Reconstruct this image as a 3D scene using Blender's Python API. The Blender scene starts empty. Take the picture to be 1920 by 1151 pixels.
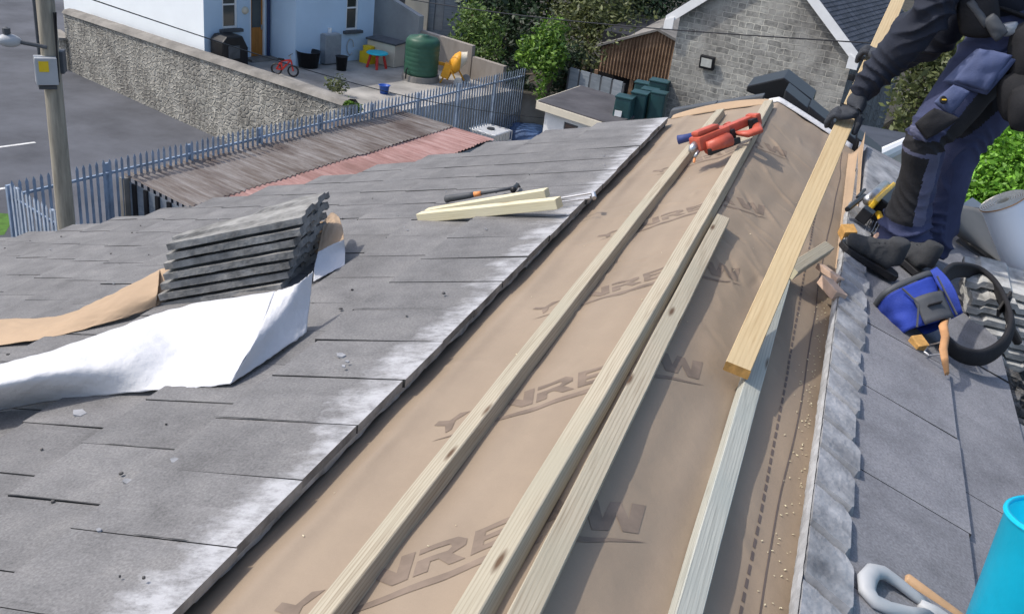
import bpy, bmesh, math, random
from mathutils import Vector, Matrix, noise
R_ = random.Random(7)
rad = math.radians
C = bpy.context.scene.collection
# ---------------------------------------------------------------- camera
F = 1763.557
AX = Vector((0.93151146, 0.34428565, 0.11727656))      # camera right
AY = Vector((0.25059568, -0.37383073, -0.8930019))     # camera down
AZ = Vector((-0.26360615, 0.8612305, -0.4345041))      # camera forward
Z0 = 9.4
EYE = Vector((0, 0, Z0))
cam = bpy.data.cameras.new('camera'); co = bpy.data.objects.new('camera', cam); C.objects.link(co)
m = Matrix((AX, -AY, -AZ)).transposed().to_4x4(); m.translation = EYE
co.matrix_world = m
cam.sensor_width = 36; cam.lens = 36 * F / 1920; cam.clip_start = 0.05; cam.clip_end = 3000
bpy.context.scene.camera = co
# ---------------------------------------------------------------- world, sun, exposure
SUN_EL, SUN_DIR = rad(53), Vector((-0.955, -0.295))    # horizontal direction towards the sun
w = bpy.data.worlds.new("World"); bpy.context.scene.world = w; w.use_nodes = True
nt = w.node_tree; bg = nt.nodes['Background']
sky = nt.nodes.new('ShaderNodeTexSky'); sky.sky_type = 'NISHITA'; sky.sun_disc = False
sky.sun_elevation = SUN_EL; sky.sun_rotation = math.atan2(SUN_DIR.x, SUN_DIR.y)
sky.air_density = 1.0; sky.dust_density = 2.5; sky.ozone_density = 1.0
nt.links.new(sky.outputs[0], bg.inputs[0]); bg.inputs[1].default_value = 0.15
sl = bpy.data.lights.new('sun', 'SUN'); sl.energy = 2.1; sl.angle = rad(1.0); sl.color = (1, .95, .87)
so = bpy.data.objects.new('sun', sl); C.objects.link(so)
sd = Vector((SUN_DIR.x * math.cos(SUN_EL), SUN_DIR.y * math.cos(SUN_EL), math.sin(SUN_EL)))
so.rotation_euler = sd.to_track_quat('Z', 'Y').to_euler(); so.location = (-20, -5, 30)
vs = bpy.context.scene.view_settings
vs.view_transform = 'Standard'; vs.look = 'None'; vs.exposure = 0.5; vs.gamma = 1
# ---------------------------------------------------------------- picture point -> place
def ray(u, v): return AX * (u - 960) + AY * (v - 575.5) + AZ * F
def at_z(u, v, z): d = ray(u, v); return EYE + d * ((z - Z0) / d.z)
def at_y(u, v, y): d = ray(u, v); return EYE + d * (y / d.y)
def at_d(u, v, dist): return EYE + ray(u, v).normalized() * dist
ZR, XR = Z0 - 1.1, -0.297
TL, TR = math.tan(rad(20)), math.tan(rad(22))
def surf(x): return ZR + (TL if x < XR else -TR) * (x - XR)
def roof(u, v, off=0.0):
    d = ray(u, v)
    k = (ZR - Z0 - TL * XR + off) / (d.z - TL * d.x)
    if k * d.x > XR: k = (ZR - Z0 + TR * XR + off) / (d.z + TR * d.x)
    return EYE + d * k
def sy(s, y, off=0.0):   # distance s along the slope from the ridge (left negative), y along the ridge, off above the roof
    x = XR + s * math.cos(rad(20 if s < 0 else 22))
    return Vector((x, y, surf(x) + off))
def img(p):
    q = Vector(p) - EYE; return (960 + F * q.dot(AX) / q.dot(AZ), 575.5 + F * q.dot(AY) / q.dot(AZ))
def nz(p, s=1.0, o=0.0): return noise.noise(Vector((p[0] * s + o, p[1] * s + o * 1.7, p[2] * s - o)))
# ---------------------------------------------------------------- materials
def mk(name):
    m = bpy.data.materials.new(name); m.use_nodes = True
    return m, m.node_tree.nodes, m.node_tree.links, m.node_tree.nodes['Principled BSDF']
def node(N, t, **k):
    n = N.new(t)
    for a, b in k.items():
        if a in n.inputs: n.inputs[a].default_value = b
        else: setattr(n, a, b)
    return n
def c4(c): return (c[0], c[1], c[2], 1)
def ramp(N, L, src, stops):
    r = N.new('ShaderNodeValToRGB'); e = r.color_ramp.elements
    while len(e) < len(stops): e.new(0.5)
    for i, (p, c) in enumerate(stops): e[i].position = p; e[i].color = c4(c) if len(c) == 3 else c
    L.new(src, r.inputs[0]); return r.outputs[0]
def mixc(N, L, fac, a, b, mode='MIX'):
    x = N.new('ShaderNodeMix'); x.data_type = 'RGBA'; x.blend_type = mode
    for i, s in ((0, fac), (6, a), (7, b)):
        if hasattr(s, 'is_linked'): L.new(s, x.inputs[i])
        else: x.inputs[i].default_value = c4(s) if isinstance(s, tuple) else s
    return x.outputs[2]
def coord(N, L, kind='pos', stretch=(1, 1, 1), rot=(0, 0, 0)):
    if kind == 'pos': s = N.new('ShaderNodeNewGeometry').outputs['Position']
    else:
        s = N.new('ShaderNodeTexCoord').outputs['UV' if kind == 'uv' else 'Object']
    mp = N.new('ShaderNodeMapping'); mp.inputs['Scale'].default_value = stretch; mp.inputs['Rotation'].default_value = rot
    L.new(s, mp.inputs[0]); return mp.outputs[0]
def bump(N, L, B, src, strength, dist=0.01):
    b = node(N, 'ShaderNodeBump', Strength=strength, Distance=dist); L.new(src, b.inputs['Height']); L.new(b.outputs[0], B.inputs['Normal'])
def mat(name, col, rough=.8, var=.18, scale=6, bmp=.25, bscale=60, metal=0, kind='pos', stretch=(1, 1, 1), col2=None, isl=0, spec=.4, bd=.004):
    m, N, L, B = mk(name); B.inputs['Roughness'].default_value = rough; B.inputs['Metallic'].default_value = metal
    B.inputs['Specular IOR Level'].default_value = spec
    v = coord(N, L, kind, stretch)
    n = node(N, 'ShaderNodeTexNoise', Scale=scale, Detail=6, Roughness=.62); L.new(v, n.inputs[0])
    a = tuple(x * (1 - var) for x in col); b = col2 or tuple(min(1, x * (1 + var)) for x in col)
    o = ramp(N, L, n.outputs[0], [(.3, a), (.7, b)])
    if isl:
        g = N.new('ShaderNodeNewGeometry').outputs['Random Per Island']
        o = mixc(N, L, 1.0, o, ramp(N, L, g, [(0, (1 - isl,) * 3), (1, (1 + isl,) * 3)]), 'MULTIPLY')
    L.new(o, B.inputs['Base Color'])
    if bmp:
        n2 = node(N, 'ShaderNodeTexNoise', Scale=bscale, Detail=5); L.new(v, n2.inputs[0]); bump(N, L, B, n2.outputs[0], bmp, bd)
    return m
def leafmat(name, c1, c2):
    m, N, L, B = mk(name); B.inputs['Roughness'].default_value = .55
    g = N.new('ShaderNodeNewGeometry').outputs['Random Per Island']
    o = ramp(N, L, g, [(0, c1), (.75, c2), (1, tuple(min(1, x * 1.5) for x in c2))]); L.new(o, B.inputs['Base Color'])
    t = N.new('ShaderNodeBsdfTranslucent'); L.new(o, t.inputs[0])
    mx = node(N, 'ShaderNodeMixShader'); mx.inputs[0].default_value = .25
    L.new(B.outputs[0], mx.inputs[1]); L.new(t.outputs[0], mx.inputs[2]); L.new(mx.outputs[0], N['Material Output'].inputs[0]); return m
def woodmat(name, light, dark, stain, k=1.0, kn=1.3):
    m, N, L, B = mk(name); B.inputs['Roughness'].default_value = .75
    v = coord(N, L, 'uv', (1, 1, 1))
    st = coord(N, L, 'uv', (26 * k, 1.3, 1))
    n = node(N, 'ShaderNodeTexNoise', Scale=2.2, Detail=5, Distortion=.9); L.new(st, n.inputs[0])
    g = ramp(N, L, n.outputs[0], [(.32, dark), (.5, light), (.62, tuple(x * .86 for x in light)), (.75, light)])
    wv = node(N, 'ShaderNodeTexWave', Scale=1.0, Distortion=7.0, Detail=3); wv.inputs['Detail Scale'].default_value = .8
    st2 = coord(N, L, 'uv', (38 * k, .9, 1)); L.new(st2, wv.inputs[0])
    g = mixc(N, L, .48, g, ramp(N, L, wv.outputs[0], [(0, dark), (.45, light), (1, light)]))
    big = node(N, 'ShaderNodeTexNoise', Scale=3.0, Detail=3); L.new(v, big.inputs[0])
    g = mixc(N, L, ramp(N, L, big.outputs[0], [(.45, (0, 0, 0)), (.7, (.75,) * 3)]), g, stain)
    vo = node(N, 'ShaderNodeTexVoronoi', Scale=2.6); L.new(coord(N, L, 'uv', (4.5, 1, 1)), vo.inputs[0])
    g = mixc(N, L, ramp(N, L, vo.outputs[0], [(.04 * kn, (1, 1, 1)), (.11 * kn, (0, 0, 0))]), g, (dark[0] * .42, dark[1] * .3, dark[2] * .22))
    L.new(g, B.inputs['Base Color'])
    f = node(N, 'ShaderNodeTexNoise', Scale=9, Detail=4); L.new(st, f.inputs[0]); bump(N, L, B, f.outputs[0], .35, .0025)
    return m
def stonemat(name, light, dark, mortar, scale, contrast=.5, kind='rubble', bw=.42, bh=.2):
    m, N, L, B = mk(name); B.inputs['Roughness'].default_value = .9
    v = coord(N, L, 'uv', (1, 1, 1))
    wob = node(N, 'ShaderNodeTexNoise', Scale=2.2, Detail=3); L.new(v, wob.inputs[0])
    ad = node(N, 'ShaderNodeVectorMath', operation='MULTIPLY_ADD'); L.new(wob.outputs[1], ad.inputs[0]); ad.inputs[1].default_value = (.22,) * 3 if kind == 'rubble' else (.11,) * 3; L.new(v, ad.inputs[2])
    n = node(N, 'ShaderNodeTexNoise', Scale=7, Detail=7, Roughness=.7); L.new(v, n.inputs[0])
    if kind == 'rubble':
        mp = N.new('ShaderNodeMapping'); mp.inputs['Scale'].default_value = (scale, scale * 1.7, scale); L.new(ad.outputs[0], mp.inputs[0])
        a = node(N, 'ShaderNodeTexVoronoi', Scale=1.0); L.new(mp.outputs[0], a.inputs[0])
        e = node(N, 'ShaderNodeTexVoronoi', Scale=1.0, feature='DISTANCE_TO_EDGE'); L.new(mp.outputs[0], e.inputs[0])
        cell = a.outputs['Color']; edge = ramp(N, L, e.outputs[0], [(.02, (1, 1, 1)), (.10, (0, 0, 0))]); hgt = ramp(N, L, e.outputs[0], [(0, (0, 0, 0)), (.16, (1, 1, 1))])
        sp = N.new('ShaderNodeSeparateColor'); L.new(cell, sp.inputs[0]); cell = sp.outputs[0]
    else:
        b = node(N, 'ShaderNodeTexBrick', Scale=1.0); b.offset = .43; b.squash = .55; b.squash_frequency = 3
        b.inputs['Brick Width'].default_value = bw; b.inputs['Row Height'].default_value = bh; b.inputs['Mortar Size'].default_value = .012; b.inputs['Mortar Smooth'].default_value = .3
        b.inputs['Color1'].default_value = (0, 0, 0, 1); b.inputs['Color2'].default_value = (1, 1, 1, 1); b.inputs['Mortar'].default_value = (.5, .5, .5, 1)
        L.new(ad.outputs[0], b.inputs[0]); cell = b.outputs['Color']; edge = b.outputs['Fac']
        inv = node(N, 'ShaderNodeMath', operation='SUBTRACT'); inv.inputs[0].default_value = 1; L.new(b.outputs['Fac'], inv.inputs[1]); hgt = inv.outputs[0]
    o = ramp(N, L, cell, [(0, dark), (.5, tuple((x + y) / 2 for x, y in zip(dark, light))), (1, light)])
    o = mixc(N, L, contrast, o, ramp(N, L, n.outputs[0], [(.33, tuple(x * .55 for x in dark)), (.52, tuple((x + y) / 2 for x, y in zip(dark, light))), (.72, light)]))
    o = mixc(N, L, edge, o, mortar)
    big = node(N, 'ShaderNodeTexNoise', Scale=.55, Detail=4); L.new(v, big.inputs[0])
    o = mixc(N, L, 1.0, o, ramp(N, L, big.outputs[0], [(.35, (.62, .61, .60)), (.65, (1.2, 1.2, 1.17))]), 'MULTIPLY')
    if kind == 'rubble':
        vst = node(N, 'ShaderNodeTexNoise', Scale=3.0, Detail=5, Roughness=.7); L.new(coord(N, L, 'uv', (2.6, .5, 1)), vst.inputs[0]); o = mixc(N, L, 1.0, o, ramp(N, L, vst.outputs[0], [(.36, (.6,) * 3), (.62, (1.18,) * 3)]), 'MULTIPLY')
    lm = node(N, 'ShaderNodeTexNoise', Scale=.9, Detail=6, Roughness=.6); L.new(coord(N, L, 'uv', (1.3, .55, 1)), lm.inputs[0])
    o = mixc(N, L, ramp(N, L, lm.outputs[0], [(.50, (0, 0, 0)), (.62, (.55,) * 3)]), o, tuple(x * .88 for x in light))
    L.new(o, B.inputs['Base Color'])
    ad2 = node(N, 'ShaderNodeMath', operation='MULTIPLY_ADD'); L.new(n.outputs[0], ad2.inputs[0]); ad2.inputs[1].default_value = .7; L.new(hgt, ad2.inputs[2])
    bump(N, L, B, ad2.outputs[0], .8, .04); return m
def tilemat(name, base, patch, head, head_dir):
    # uv.x = distance (m) from the bare head edge of the top course, uv.y = along the ridge
    m, N, L, B = mk(name); B.inputs['Roughness'].default_value = .88; B.inputs['Specular IOR Level'].default_value = .3
    v = coord(N, L, 'uv')
    isl = N.new('ShaderNodeNewGeometry').outputs['Random Per Island']
    o = ramp(N, L, isl, [(0, tuple(x * .93 for x in base)), (.6, base), (1, tuple(x * 1.07 for x in base))])
    n = node(N, 'ShaderNodeTexNoise', Scale=5, Detail=9, Roughness=.72); L.new(v, n.inputs[0])
    o = mixc(N, L, 1.0, o, ramp(N, L, n.outputs[0], [(.32, (.72,) * 3), (.5, (1,) * 3), (.72, (1.3, 1.29, 1.26))]), 'MULTIPLY')
    f = node(N, 'ShaderNodeTexNoise', Scale=130, Detail=4, Roughness=.7); L.new(v, f.inputs[0])
    o = mixc(N, L, 1.0, o, ramp(N, L, f.outputs[0], [(.3, (.7,) * 3), (.7, (1.3,) * 3)]), 'MULTIPLY')
    # scrapes along the slope
    s = node(N, 'ShaderNodeTexNoise', Scale=2.6, Detail=7, Roughness=.6); L.new(coord(N, L, 'uv', (1, 4.5, 1)), s.inputs[0])
    o = mixc(N, L, ramp(N, L, s.outputs[0], [(.60, (0, 0, 0)), (.80, (.55,) * 3)]), o, tuple(x * 1.7 for x in base))
    # old bedding mortar left on the heads
    sx = N.new('ShaderNodeSeparateXYZ'); L.new(v, sx.inputs[0])
    pn = node(N, 'ShaderNodeTexNoise', Scale=7.5, Detail=6, Roughness=.68); L.new(coord(N, L, 'uv', (.55, 1, 1)), pn.inputs[0])
    ma = node(N, 'ShaderNodeMath', operation='MULTIPLY_ADD'); L.new(pn.outputs[0], ma.inputs[0]); ma.inputs[1].default_value = .46; ma.inputs[2].default_value = -.23 + head
    a2 = node(N, 'ShaderNodeMath', operation='MULTIPLY_ADD'); L.new(isl, a2.inputs[0]); a2.inputs[1].default_value = .05; L.new(ma.outputs[0], a2.inputs[2])
    d = node(N, 'ShaderNodeMath', operation='SUBTRACT'); L.new(a2.outputs[0], d.inputs[0]); L.new(sx.outputs[0], d.inputs[1])
    pf = ramp(N, L, d.outputs[0], [(0.0, (0, 0, 0)), (.10, (.80,) * 3)])
    bk = node(N, 'ShaderNodeTexNoise', Scale=24, Detail=7, Roughness=.75); L.new(coord(N, L, 'uv', (.6, 1, 1)), bk.inputs[0])
    pf = mixc(N, L, 1.0, pf, ramp(N, L, bk.outputs[0], [(.36, (.25,) * 3), (.55, (1,) * 3)]), 'MULTIPLY')
    o = mixc(N, L, pf, o, mixc(N, L, n.outputs[0], tuple(x * .8 for x in patch), patch))
    L.new(o, B.inputs['Base Color']); bump(N, L, B, f.outputs[0], .35, .003); return m
def corrmat(name, cols, rough=.85):
    m, N, L, B = mk(name); B.inputs['Roughness'].default_value = rough
    v = coord(N, L, 'uv', (1, 1, 1)); st = coord(N, L, 'uv', (.35, 3.2, 1))
    n = node(N, 'ShaderNodeTexNoise', Scale=2.4, Detail=9, Roughness=.75); L.new(st, n.inputs[0])
    o = ramp(N, L, n.outputs[0], [(.28, cols[0]), (.43, cols[1]), (.56, cols[2]), (.72, cols[3])])
    b = node(N, 'ShaderNodeTexNoise', Scale=.7, Detail=5); L.new(v, b.inputs[0])
    o = mixc(N, L, ramp(N, L, b.outputs[0], [(.5, (0, 0, 0)), (.66, (.8,) * 3)]), o, cols[0])
    L.new(o, B.inputs['Base Color']); bump(N, L, B, n.outputs[0], .3, .01); return m
M = {}
M['asphalt'] = mat('asphalt', (.090, .094, .108), .9, .4, .35, .4, 90)
M['concrete'] = mat('yard_concrete', (.33, .31, .28), .9, .45, .6, .3, 30)
M['grass'] = mat('grass_ground', (.07, .16, .02), .9, .4, 3, .6, 30)
M['earth'] = mat('dark_earth', (.05, .045, .035), 1, .5, 1.5, .8, 12, bd=.05)
M['white_line'] = mat('road_paint', (.62, .62, .6), .7, .25, 9)
M['rubble'] = stonemat('limestone_rubble', (.47, .45, .40), (.13, .125, .12), (.36, .345, .31), 4.2, .75)
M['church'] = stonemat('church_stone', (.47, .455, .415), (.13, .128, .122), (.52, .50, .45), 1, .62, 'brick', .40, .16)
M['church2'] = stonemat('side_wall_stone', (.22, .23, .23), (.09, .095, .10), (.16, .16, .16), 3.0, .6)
M['coping'] = mat('weathered_coping', (.22, .205, .185), .9, .35, 1.6, .5, 12)
M['blue_render'] = mat('pale_blue_render', (.50, .63, .76), .85, .05, .7, .15, 50)
M['sunlit_render'] = mat('sunlit_blue_render', (.84, .88, .90), .85, .04, .7, .1, 50)  # blue gable render, whitened so its colour carries the sunlight
M['white'] = mat('white_paint', (.76, .76, .75), .6, .07, 3, .1)
M['ltgrey'] = mat('light_grey_plastic', (.42, .43, .44), .5, .07, 4, .05)
M['midgrey'] = mat('grey_metal', (.30, .32, .34), .45, .2, 3, .1, metal=.3)
M['dkgrey'] = mat('dark_grey', (.075, .08, .088), .6, .25, 5, .15)
M['black'] = mat('black_plastic', (.012, .012, .014), .45, .3, 6, .15)
M['blackrub'] = mat('black_fabric', (.016, .016, .019), .85, .35, 9, .4, 160)
M['glass'] = mat('window_glass', (.05, .055, .05), .08, .3, 1, 0, spec=.9)
M['door_wood'] = mat('varnished_door', (.40, .16, .03), .45, .18, 3, .1, stretch=(4, 4, .6))
M['navy_pipe'] = mat('navy_paint', (.02, .035, .10), .5, .15, 3, .1)
M['palisade'] = mat('blue_grey_palisade', (.27, .34, .44), .55, .35, 2.5, .2, 40, metal=.25)
M['paletts'] = mat('pale_palisade', (.40, .46, .54), .5, .3, 2.5, .2, 40, metal=.25)
M['pole'] = mat('weathered_pole', (.30, .27, .215), .9, .35, 5, .5, 30, stretch=(3, 3, .35))
M['slate'] = mat('slate_roof', (.045, .048, .06), .65, .3, 3, .3, isl=.25)
M['cream'] = mat('cream_render', (.58, .53, .43), .85, .1, 1.5, .15)
M['felt'] = mat('roof_felt', (.075, .072, .078), .9, .3, 1.3, .3, 60)
M['rust'] = corrmat('rusty_sheet', [(.11, .06, .036), (.20, .12, .07), (.27, .17, .105), (.32, .22, .15)])
M['roof_grey'] = corrmat('weathered_corrugated', [(.075, .05, .042), (.15, .122, .105), (.24, .215, .20), (.38, .36, .345)])
M['roof_pink'] = corrmat('faded_red_corrugated', [(.22, .12, .10), (.36, .20, .175), (.46, .28, .25), (.54, .40, .37)])
M['sheet'] = corrmat('grey_sheet', [(.12, .14, .16), (.20, .23, .26), (.25, .28, .31), (.31, .33, .36)])
M['tank'] = mat('green_tank', (.03, .095, .06), .5, .15, 3, .1)
M['teal'] = mat('dark_teal_plastic', (.015, .055, .058), .5, .3, 3, .1)
M['orange'] = mat('mixer_orange', (.72, .33, .02), .5, .2, 4, .1)
M['bark'] = mat('bark', (.10, .08, .06), .95, .4, 6, .8, 20)
M['blue'] = mat('toy_blue', (.03, .10, .42), .5, .1, 4)
M['turq'] = mat('toy_turquoise', (.02, .48, .58), .4, .1, 4)
M['red'] = mat('toy_red', (.60, .04, .03), .45, .15, 4)
M['yellow'] = mat('label_yellow', (.80, .55, .02), .6, .08, 5)
M['tileL'] = tilemat('concrete_tile', (.176, .172, .171), (.56, .56, .575), .085, 1)
M['tileR'] = tilemat('concrete_tile_shaded', (.205, .206, .222), (.42, .44, .48), .01, 1)
M['tile_edge'] = mat('tile_concrete', (.24, .235, .222), .95, .5, 11, .7, 55, bd=.006, isl=.15)
M['tile_side'] = mat('grimy_shaded_tile_side', (.05, .05, .05), .95, .5, 20, .4)  # near-black: shade of the joint gaps painted in, along with grime
M['tile_pale'] = mat('tile_concrete_pale', (.40, .40, .385), .95, .45, 14, .7, 55, bd=.006, isl=.15)
M['mortar'] = mat('old_mortar', (.205, .21, .223), .95, .35, 8, .35, 70, bd=.004, col2=(.43, .435, .45))
M['mortar_pale'] = mat('pale_mortar', (.36, .36, .36), .95, .3, 12, .5, 60, bd=.005)
M['debris'] = mat('dark_debris', (.06, .058, .056), 1, .7, 14, 1, 50, col2=(.22, .21, .20), bd=.02)
M['batten'] = woodmat('treated_batten', (.45, .395, .295), (.25, .20, .135), (.365, .335, .25), 1.0, 1.0)
M['batten_grey'] = woodmat('grey_batten', (.47, .47, .41), (.27, .27, .235), (.36, .385, .345))
M['plank'] = woodmat('fresh_yellow_plank', (.56, .43, .245), (.42, .30, .155), (.50, .385, .22), .6, .6)
M['pale_wood'] = woodmat('pale_pine', (.74, .67, .45), (.58, .50, .30), (.70, .64, .46))
M['endgrain'] = mat('end_grain', (.52, .29, .09), .85, .3, 40, .3, 120)
M['brick'] = mat('pinkish_offcut', (.56, .40, .30), .9, .2, 12, .5)
M['memb_white'] = mat('white_underside', (.62, .62, .63), .7, .07, 4, .8, 13, bd=.014)
M['memb_tan'] = mat('tan_face', (.42, .30, .195), .8, .1, 4, .2, 40)
M['ink'] = mat('printed_ink', (.208, .158, .120), .8, .25, 12, .1)
M['line_ink'] = mat('line_ink', (.12, .095, .085), .8, .15, 12, .1)
M['cyan'] = mat('cyan_rubber', (.0, .50, .72), .5, .10, 5, .25, 30)
M['wood_shaft'] = mat('ash_shaft', (.46, .29, .16), .6, .25, 8, .2, stretch=(1, 1, 1))
M['navy'] = mat('navy_jacket', (.016, .020, .034), .85, .3, 8, .4, 220)
M['trouser'] = mat('blue_work_trouser', (.046, .055, .118), .85, .2, 8, .45, 260)
M['trouser2'] = mat('slate_blue_cloth', (.105, .110, .175), .85, .2, 8, .45, 260)
M['pocketblue'] = mat('pocket_cloth', (.085, .108, .21), .85, .2, 8, .45, 260)
M['boot'] = mat('black_suede', (.044, .046, .050), .9, .3, 12, .4, 120)
M['glove'] = mat('dark_glove', (.032, .036, .045), .8, .3, 12, .4, 160)
M['skin'] = mat('skin', (.55, .36, .27), .6, .08, 6, .1)
M['hair'] = mat('hair', (.06, .04, .025), .7, .3, 30, .4)
M['royal'] = mat('royal_blue_fabric', (.025, .055, .34), .75, .22, 9, .35, 160)
M['leather'] = mat('tan_leather', (.52, .27, .12), .65, .3, 9, .4, 70)
M['steel'] = mat('steel', (.45, .46, .48), .35, .25, 12, .15, metal=.85)
M['toolred'] = mat('orange_red_casing', (.50, .10, .060), .45, .18, 14, .15)
M['toolyel'] = mat('yellow_casing', (.78, .48, .03), .45, .15, 14, .15)
M['bluegrip'] = mat('blue_grip', (.035, .055, .19), .6, .15, 12, .2)
M['copper'] = mat('orange_band', (.80, .30, .10), .5, .1, 12)
M['lens'] = mat('lamp_lens', (.55, .55, .50), .25, .15, 12, .1)
M['hedge'] = leafmat('bright_hedge_leaf', (.06, .17, .015), (.20, .42, .04))
M['leafA'] = leafmat('mid_green_leaf', (.045, .095, .018), (.15, .23, .05))
M['leafB'] = leafmat('dark_leaf', (.012, .026, .012), (.035, .065, .025))
M['leafC'] = leafmat('olive_leaf', (.045, .062, .022), (.14, .16, .055))
M['leafD'] = leafmat('vivid_climber_leaf', (.035, .10, .012), (.16, .28, .035))
# ---------------------------------------------------------------- mesh helpers
class MB:
    def __init__(s): s.v = []; s.f = []; s.mi = []; s.uv = []
    def add(s, vs, fs, mi=0, uvs=None):
        b = len(s.v); s.v += [Vector(x) for x in vs]
        for k, f in enumerate(fs):
            s.f.append([b + i for i in f]); s.mi.append(mi[k] if isinstance(mi, list) else mi)
            s.uv.append([uvs[i] for i in f] if uvs else None)
        return s
    def hexa(s, p, mi=0, uvs=None):   # 8 corners: bottom 0-3 (counter-clockwise seen from above), top 4-7
        return s.add(p, [(3, 2, 1, 0), (4, 5, 6, 7), (0, 1, 5, 4), (1, 2, 6, 5), (2, 3, 7, 6), (3, 0, 4, 7)], mi, uvs)
    def box(s, c, size, R=None, mi=0):
        R = R or Matrix.Identity(3); c = Vector(c); h = [x / 2 for x in size]
        p = [c + R @ Vector((a * h[0], b * h[1], d * h[2])) for d in (-1, 1) for a, b in ((-1, -1), (1, -1), (1, 1), (-1, 1))]
        L = max(range(3), key=lambda i: size[i]); o = [i for i in range(3) if i != L]
        b = len(s.v); s.hexa(p, mi)
        loc = [Vector((a * h[0], b_ * h[1], d * h[2])) for d in (-1, 1) for a, b_ in ((-1, -1), (1, -1), (1, 1), (-1, 1))]
        ofs = R_.random() * 7
        for fi in range(len(s.f) - 6, len(s.f)):
            s.uv[fi] = [(loc[i - b][o[0]] + loc[i - b][o[1]] + ofs, loc[i - b][L] + ofs * 3) for i in s.f[fi]]
        return s
    def tube(s, pts, r, n=10, mi=0, cap=True, flat=1.0):
        pts = [Vector(p) for p in pts]; rs = r if isinstance(r, (list, tuple)) else [r] * len(pts)
        b = len(s.v); up = None; ring = []
        for i, p in enumerate(pts):
            t = (pts[min(i + 1, len(pts) - 1)] - pts[max(i - 1, 0)]).normalized()
            if up is None: up = Vector((0, 0, 1)) if abs(t.z) < .9 else Vector((1, 0, 0))
            a = (up - t * up.dot(t)).normalized(); c = t.cross(a); up = a
            for k in range(n):
                q = 2 * math.pi * k / n
                ring.append(p + a * (rs[i] * flat * math.cos(q)) + c * (rs[i] * math.sin(q)))
        s.v += ring
        def F_(f): s.f.append(f); s.mi.append(mi); s.uv.append(None)
        for i in range(len(pts) - 1):
            for k in range(n):
                k2 = (k + 1) % n; F_([b + i * n + k, b + (i + 1) * n + k, b + (i + 1) * n + k2, b + i * n + k2][::-1])
        if cap: F_([b + k for k in range(n)][::-1]); F_([b + (len(pts) - 1) * n + k for k in range(n)])
        return s
    def lathe(s, prof, c, R=None, n=24, mi=0):   # prof: (radius, height)
        R = R or Matrix.Identity(3); c = Vector(c); b = len(s.v)
        for r, z in prof:
            for k in range(n): q = 2 * math.pi * k / n; s.v.append(c + R @ Vector((r * math.cos(q), r * math.sin(q), z)))
        for i in range(len(prof) - 1):
            for k in range(n):
                k2 = (k + 1) % n; s.f.append([b + i * n + k, b + i * n + k2, b + (i + 1) * n + k2, b + (i + 1) * n + k]); s.mi.append(mi); s.uv.append(None)
        return s
    def grid(s, fn, nu, nv, mi=0, uvfn=None):
        b = len(s.v)
        for i in range(nu + 1):
            for j in range(nv + 1): s.v.append(Vector(fn(i / nu, j / nv)))
        for i in range(nu):
            for j in range(nv):
                f = [b + i * (nv + 1) + j, b + (i + 1) * (nv + 1) + j, b + (i + 1) * (nv + 1) + j + 1, b + i * (nv + 1) + j + 1]
                s.f.append(f); s.mi.append(mi)
                s.uv.append([uvfn(a / nu, c / nv) for a, c in ((i, j), (i + 1, j), (i + 1, j + 1), (i, j + 1))] if uvfn else None)
        return s
    def prism(s, poly, axis, mi=0):   # poly: list of points, extruded by vector axis
        n = len(poly); p = [Vector(q) for q in poly]; a = Vector(axis)
        return s.add(p + [q + a for q in p], [list(range(n))[::-1], [n + i for i in range(n)]] + [[i, (i + 1) % n, n + (i + 1) % n, n + i] for i in range(n)], mi)
    def build(s, name, mats, parent=None, smooth=False, bevel=0, solid=0, sub=0, fix=True):
        mats = mats if isinstance(mats, (list, tuple)) else [mats]
        lo = [min(v[i] for v in s.v) for i in range(3)]; hi = [max(v[i] for v in s.v) for i in range(3)]
        org = Vector(((lo[0] + hi[0]) / 2, (lo[1] + hi[1]) / 2, lo[2]))
        me = bpy.data.meshes.new(name); me.from_pydata([v - org for v in s.v], [], s.f)
        for x in mats: me.materials.append(M[x] if isinstance(x, str) else x)
        for i, p in enumerate(me.polygons): p.material_index = s.mi[i]; p.use_smooth = smooth
        if any(u for u in s.uv):
            ul = me.uv_layers.new(name='UVMap')
            for i, p in enumerate(me.polygons):
                for k, li in enumerate(p.loop_indices):
                    ul.data[li].uv = s.uv[i][k] if s.uv[i] else (0, 0)
        if bevel or fix:
            bm = bmesh.new(); bm.from_mesh(me)
            if fix: bmesh.ops.recalc_face_normals(bm, faces=bm.faces)
            if bevel:
                ed = [e for e in bm.edges if len(e.link_faces) == 2 and e.calc_face_angle(0) > .6]
                bmesh.ops.bevel(bm, geom=ed, offset=bevel, segments=2, affect='EDGES', profile=.6)
            bm.to_mesh(me); bm.free()
        o = bpy.data.objects.new(name, me); C.objects.link(o)
        if parent: o.parent = parent; o.location = org - wloc(parent)
        else: o.location = org
        if solid: md = o.modifiers.new('thickness', 'SOLIDIFY'); md.thickness = solid; md.offset = 0
        if sub: md = o.modifiers.new('smooth', 'SUBSURF'); md.levels = sub; md.render_levels = sub
        return o
def wloc(o):
    p = Vector(o.location)
    while o.parent: o = o.parent; p += Vector(o.location)
    return p
def tag(o, label=None, cat=None, group=None, kind=None):
    for k, v in (('label', label), ('category', cat), ('group', group), ('kind', kind)):
        if v: o[k] = v
    return o
def thing(name, loc, label, cat, group=None):
    o = bpy.data.objects.new(name, None); C.objects.link(o); o.location = loc; o.empty_display_size = .2
    return tag(o, label, cat, group)
def frame(x, up=(0, 0, 1)):     # rotation whose first column is x and whose third is near up
    x = Vector(x).normalized(); z = Vector(up); z = (z - x * z.dot(x)).normalized(); y = z.cross(x)
    return Matrix((x, y, z)).transposed()
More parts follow.
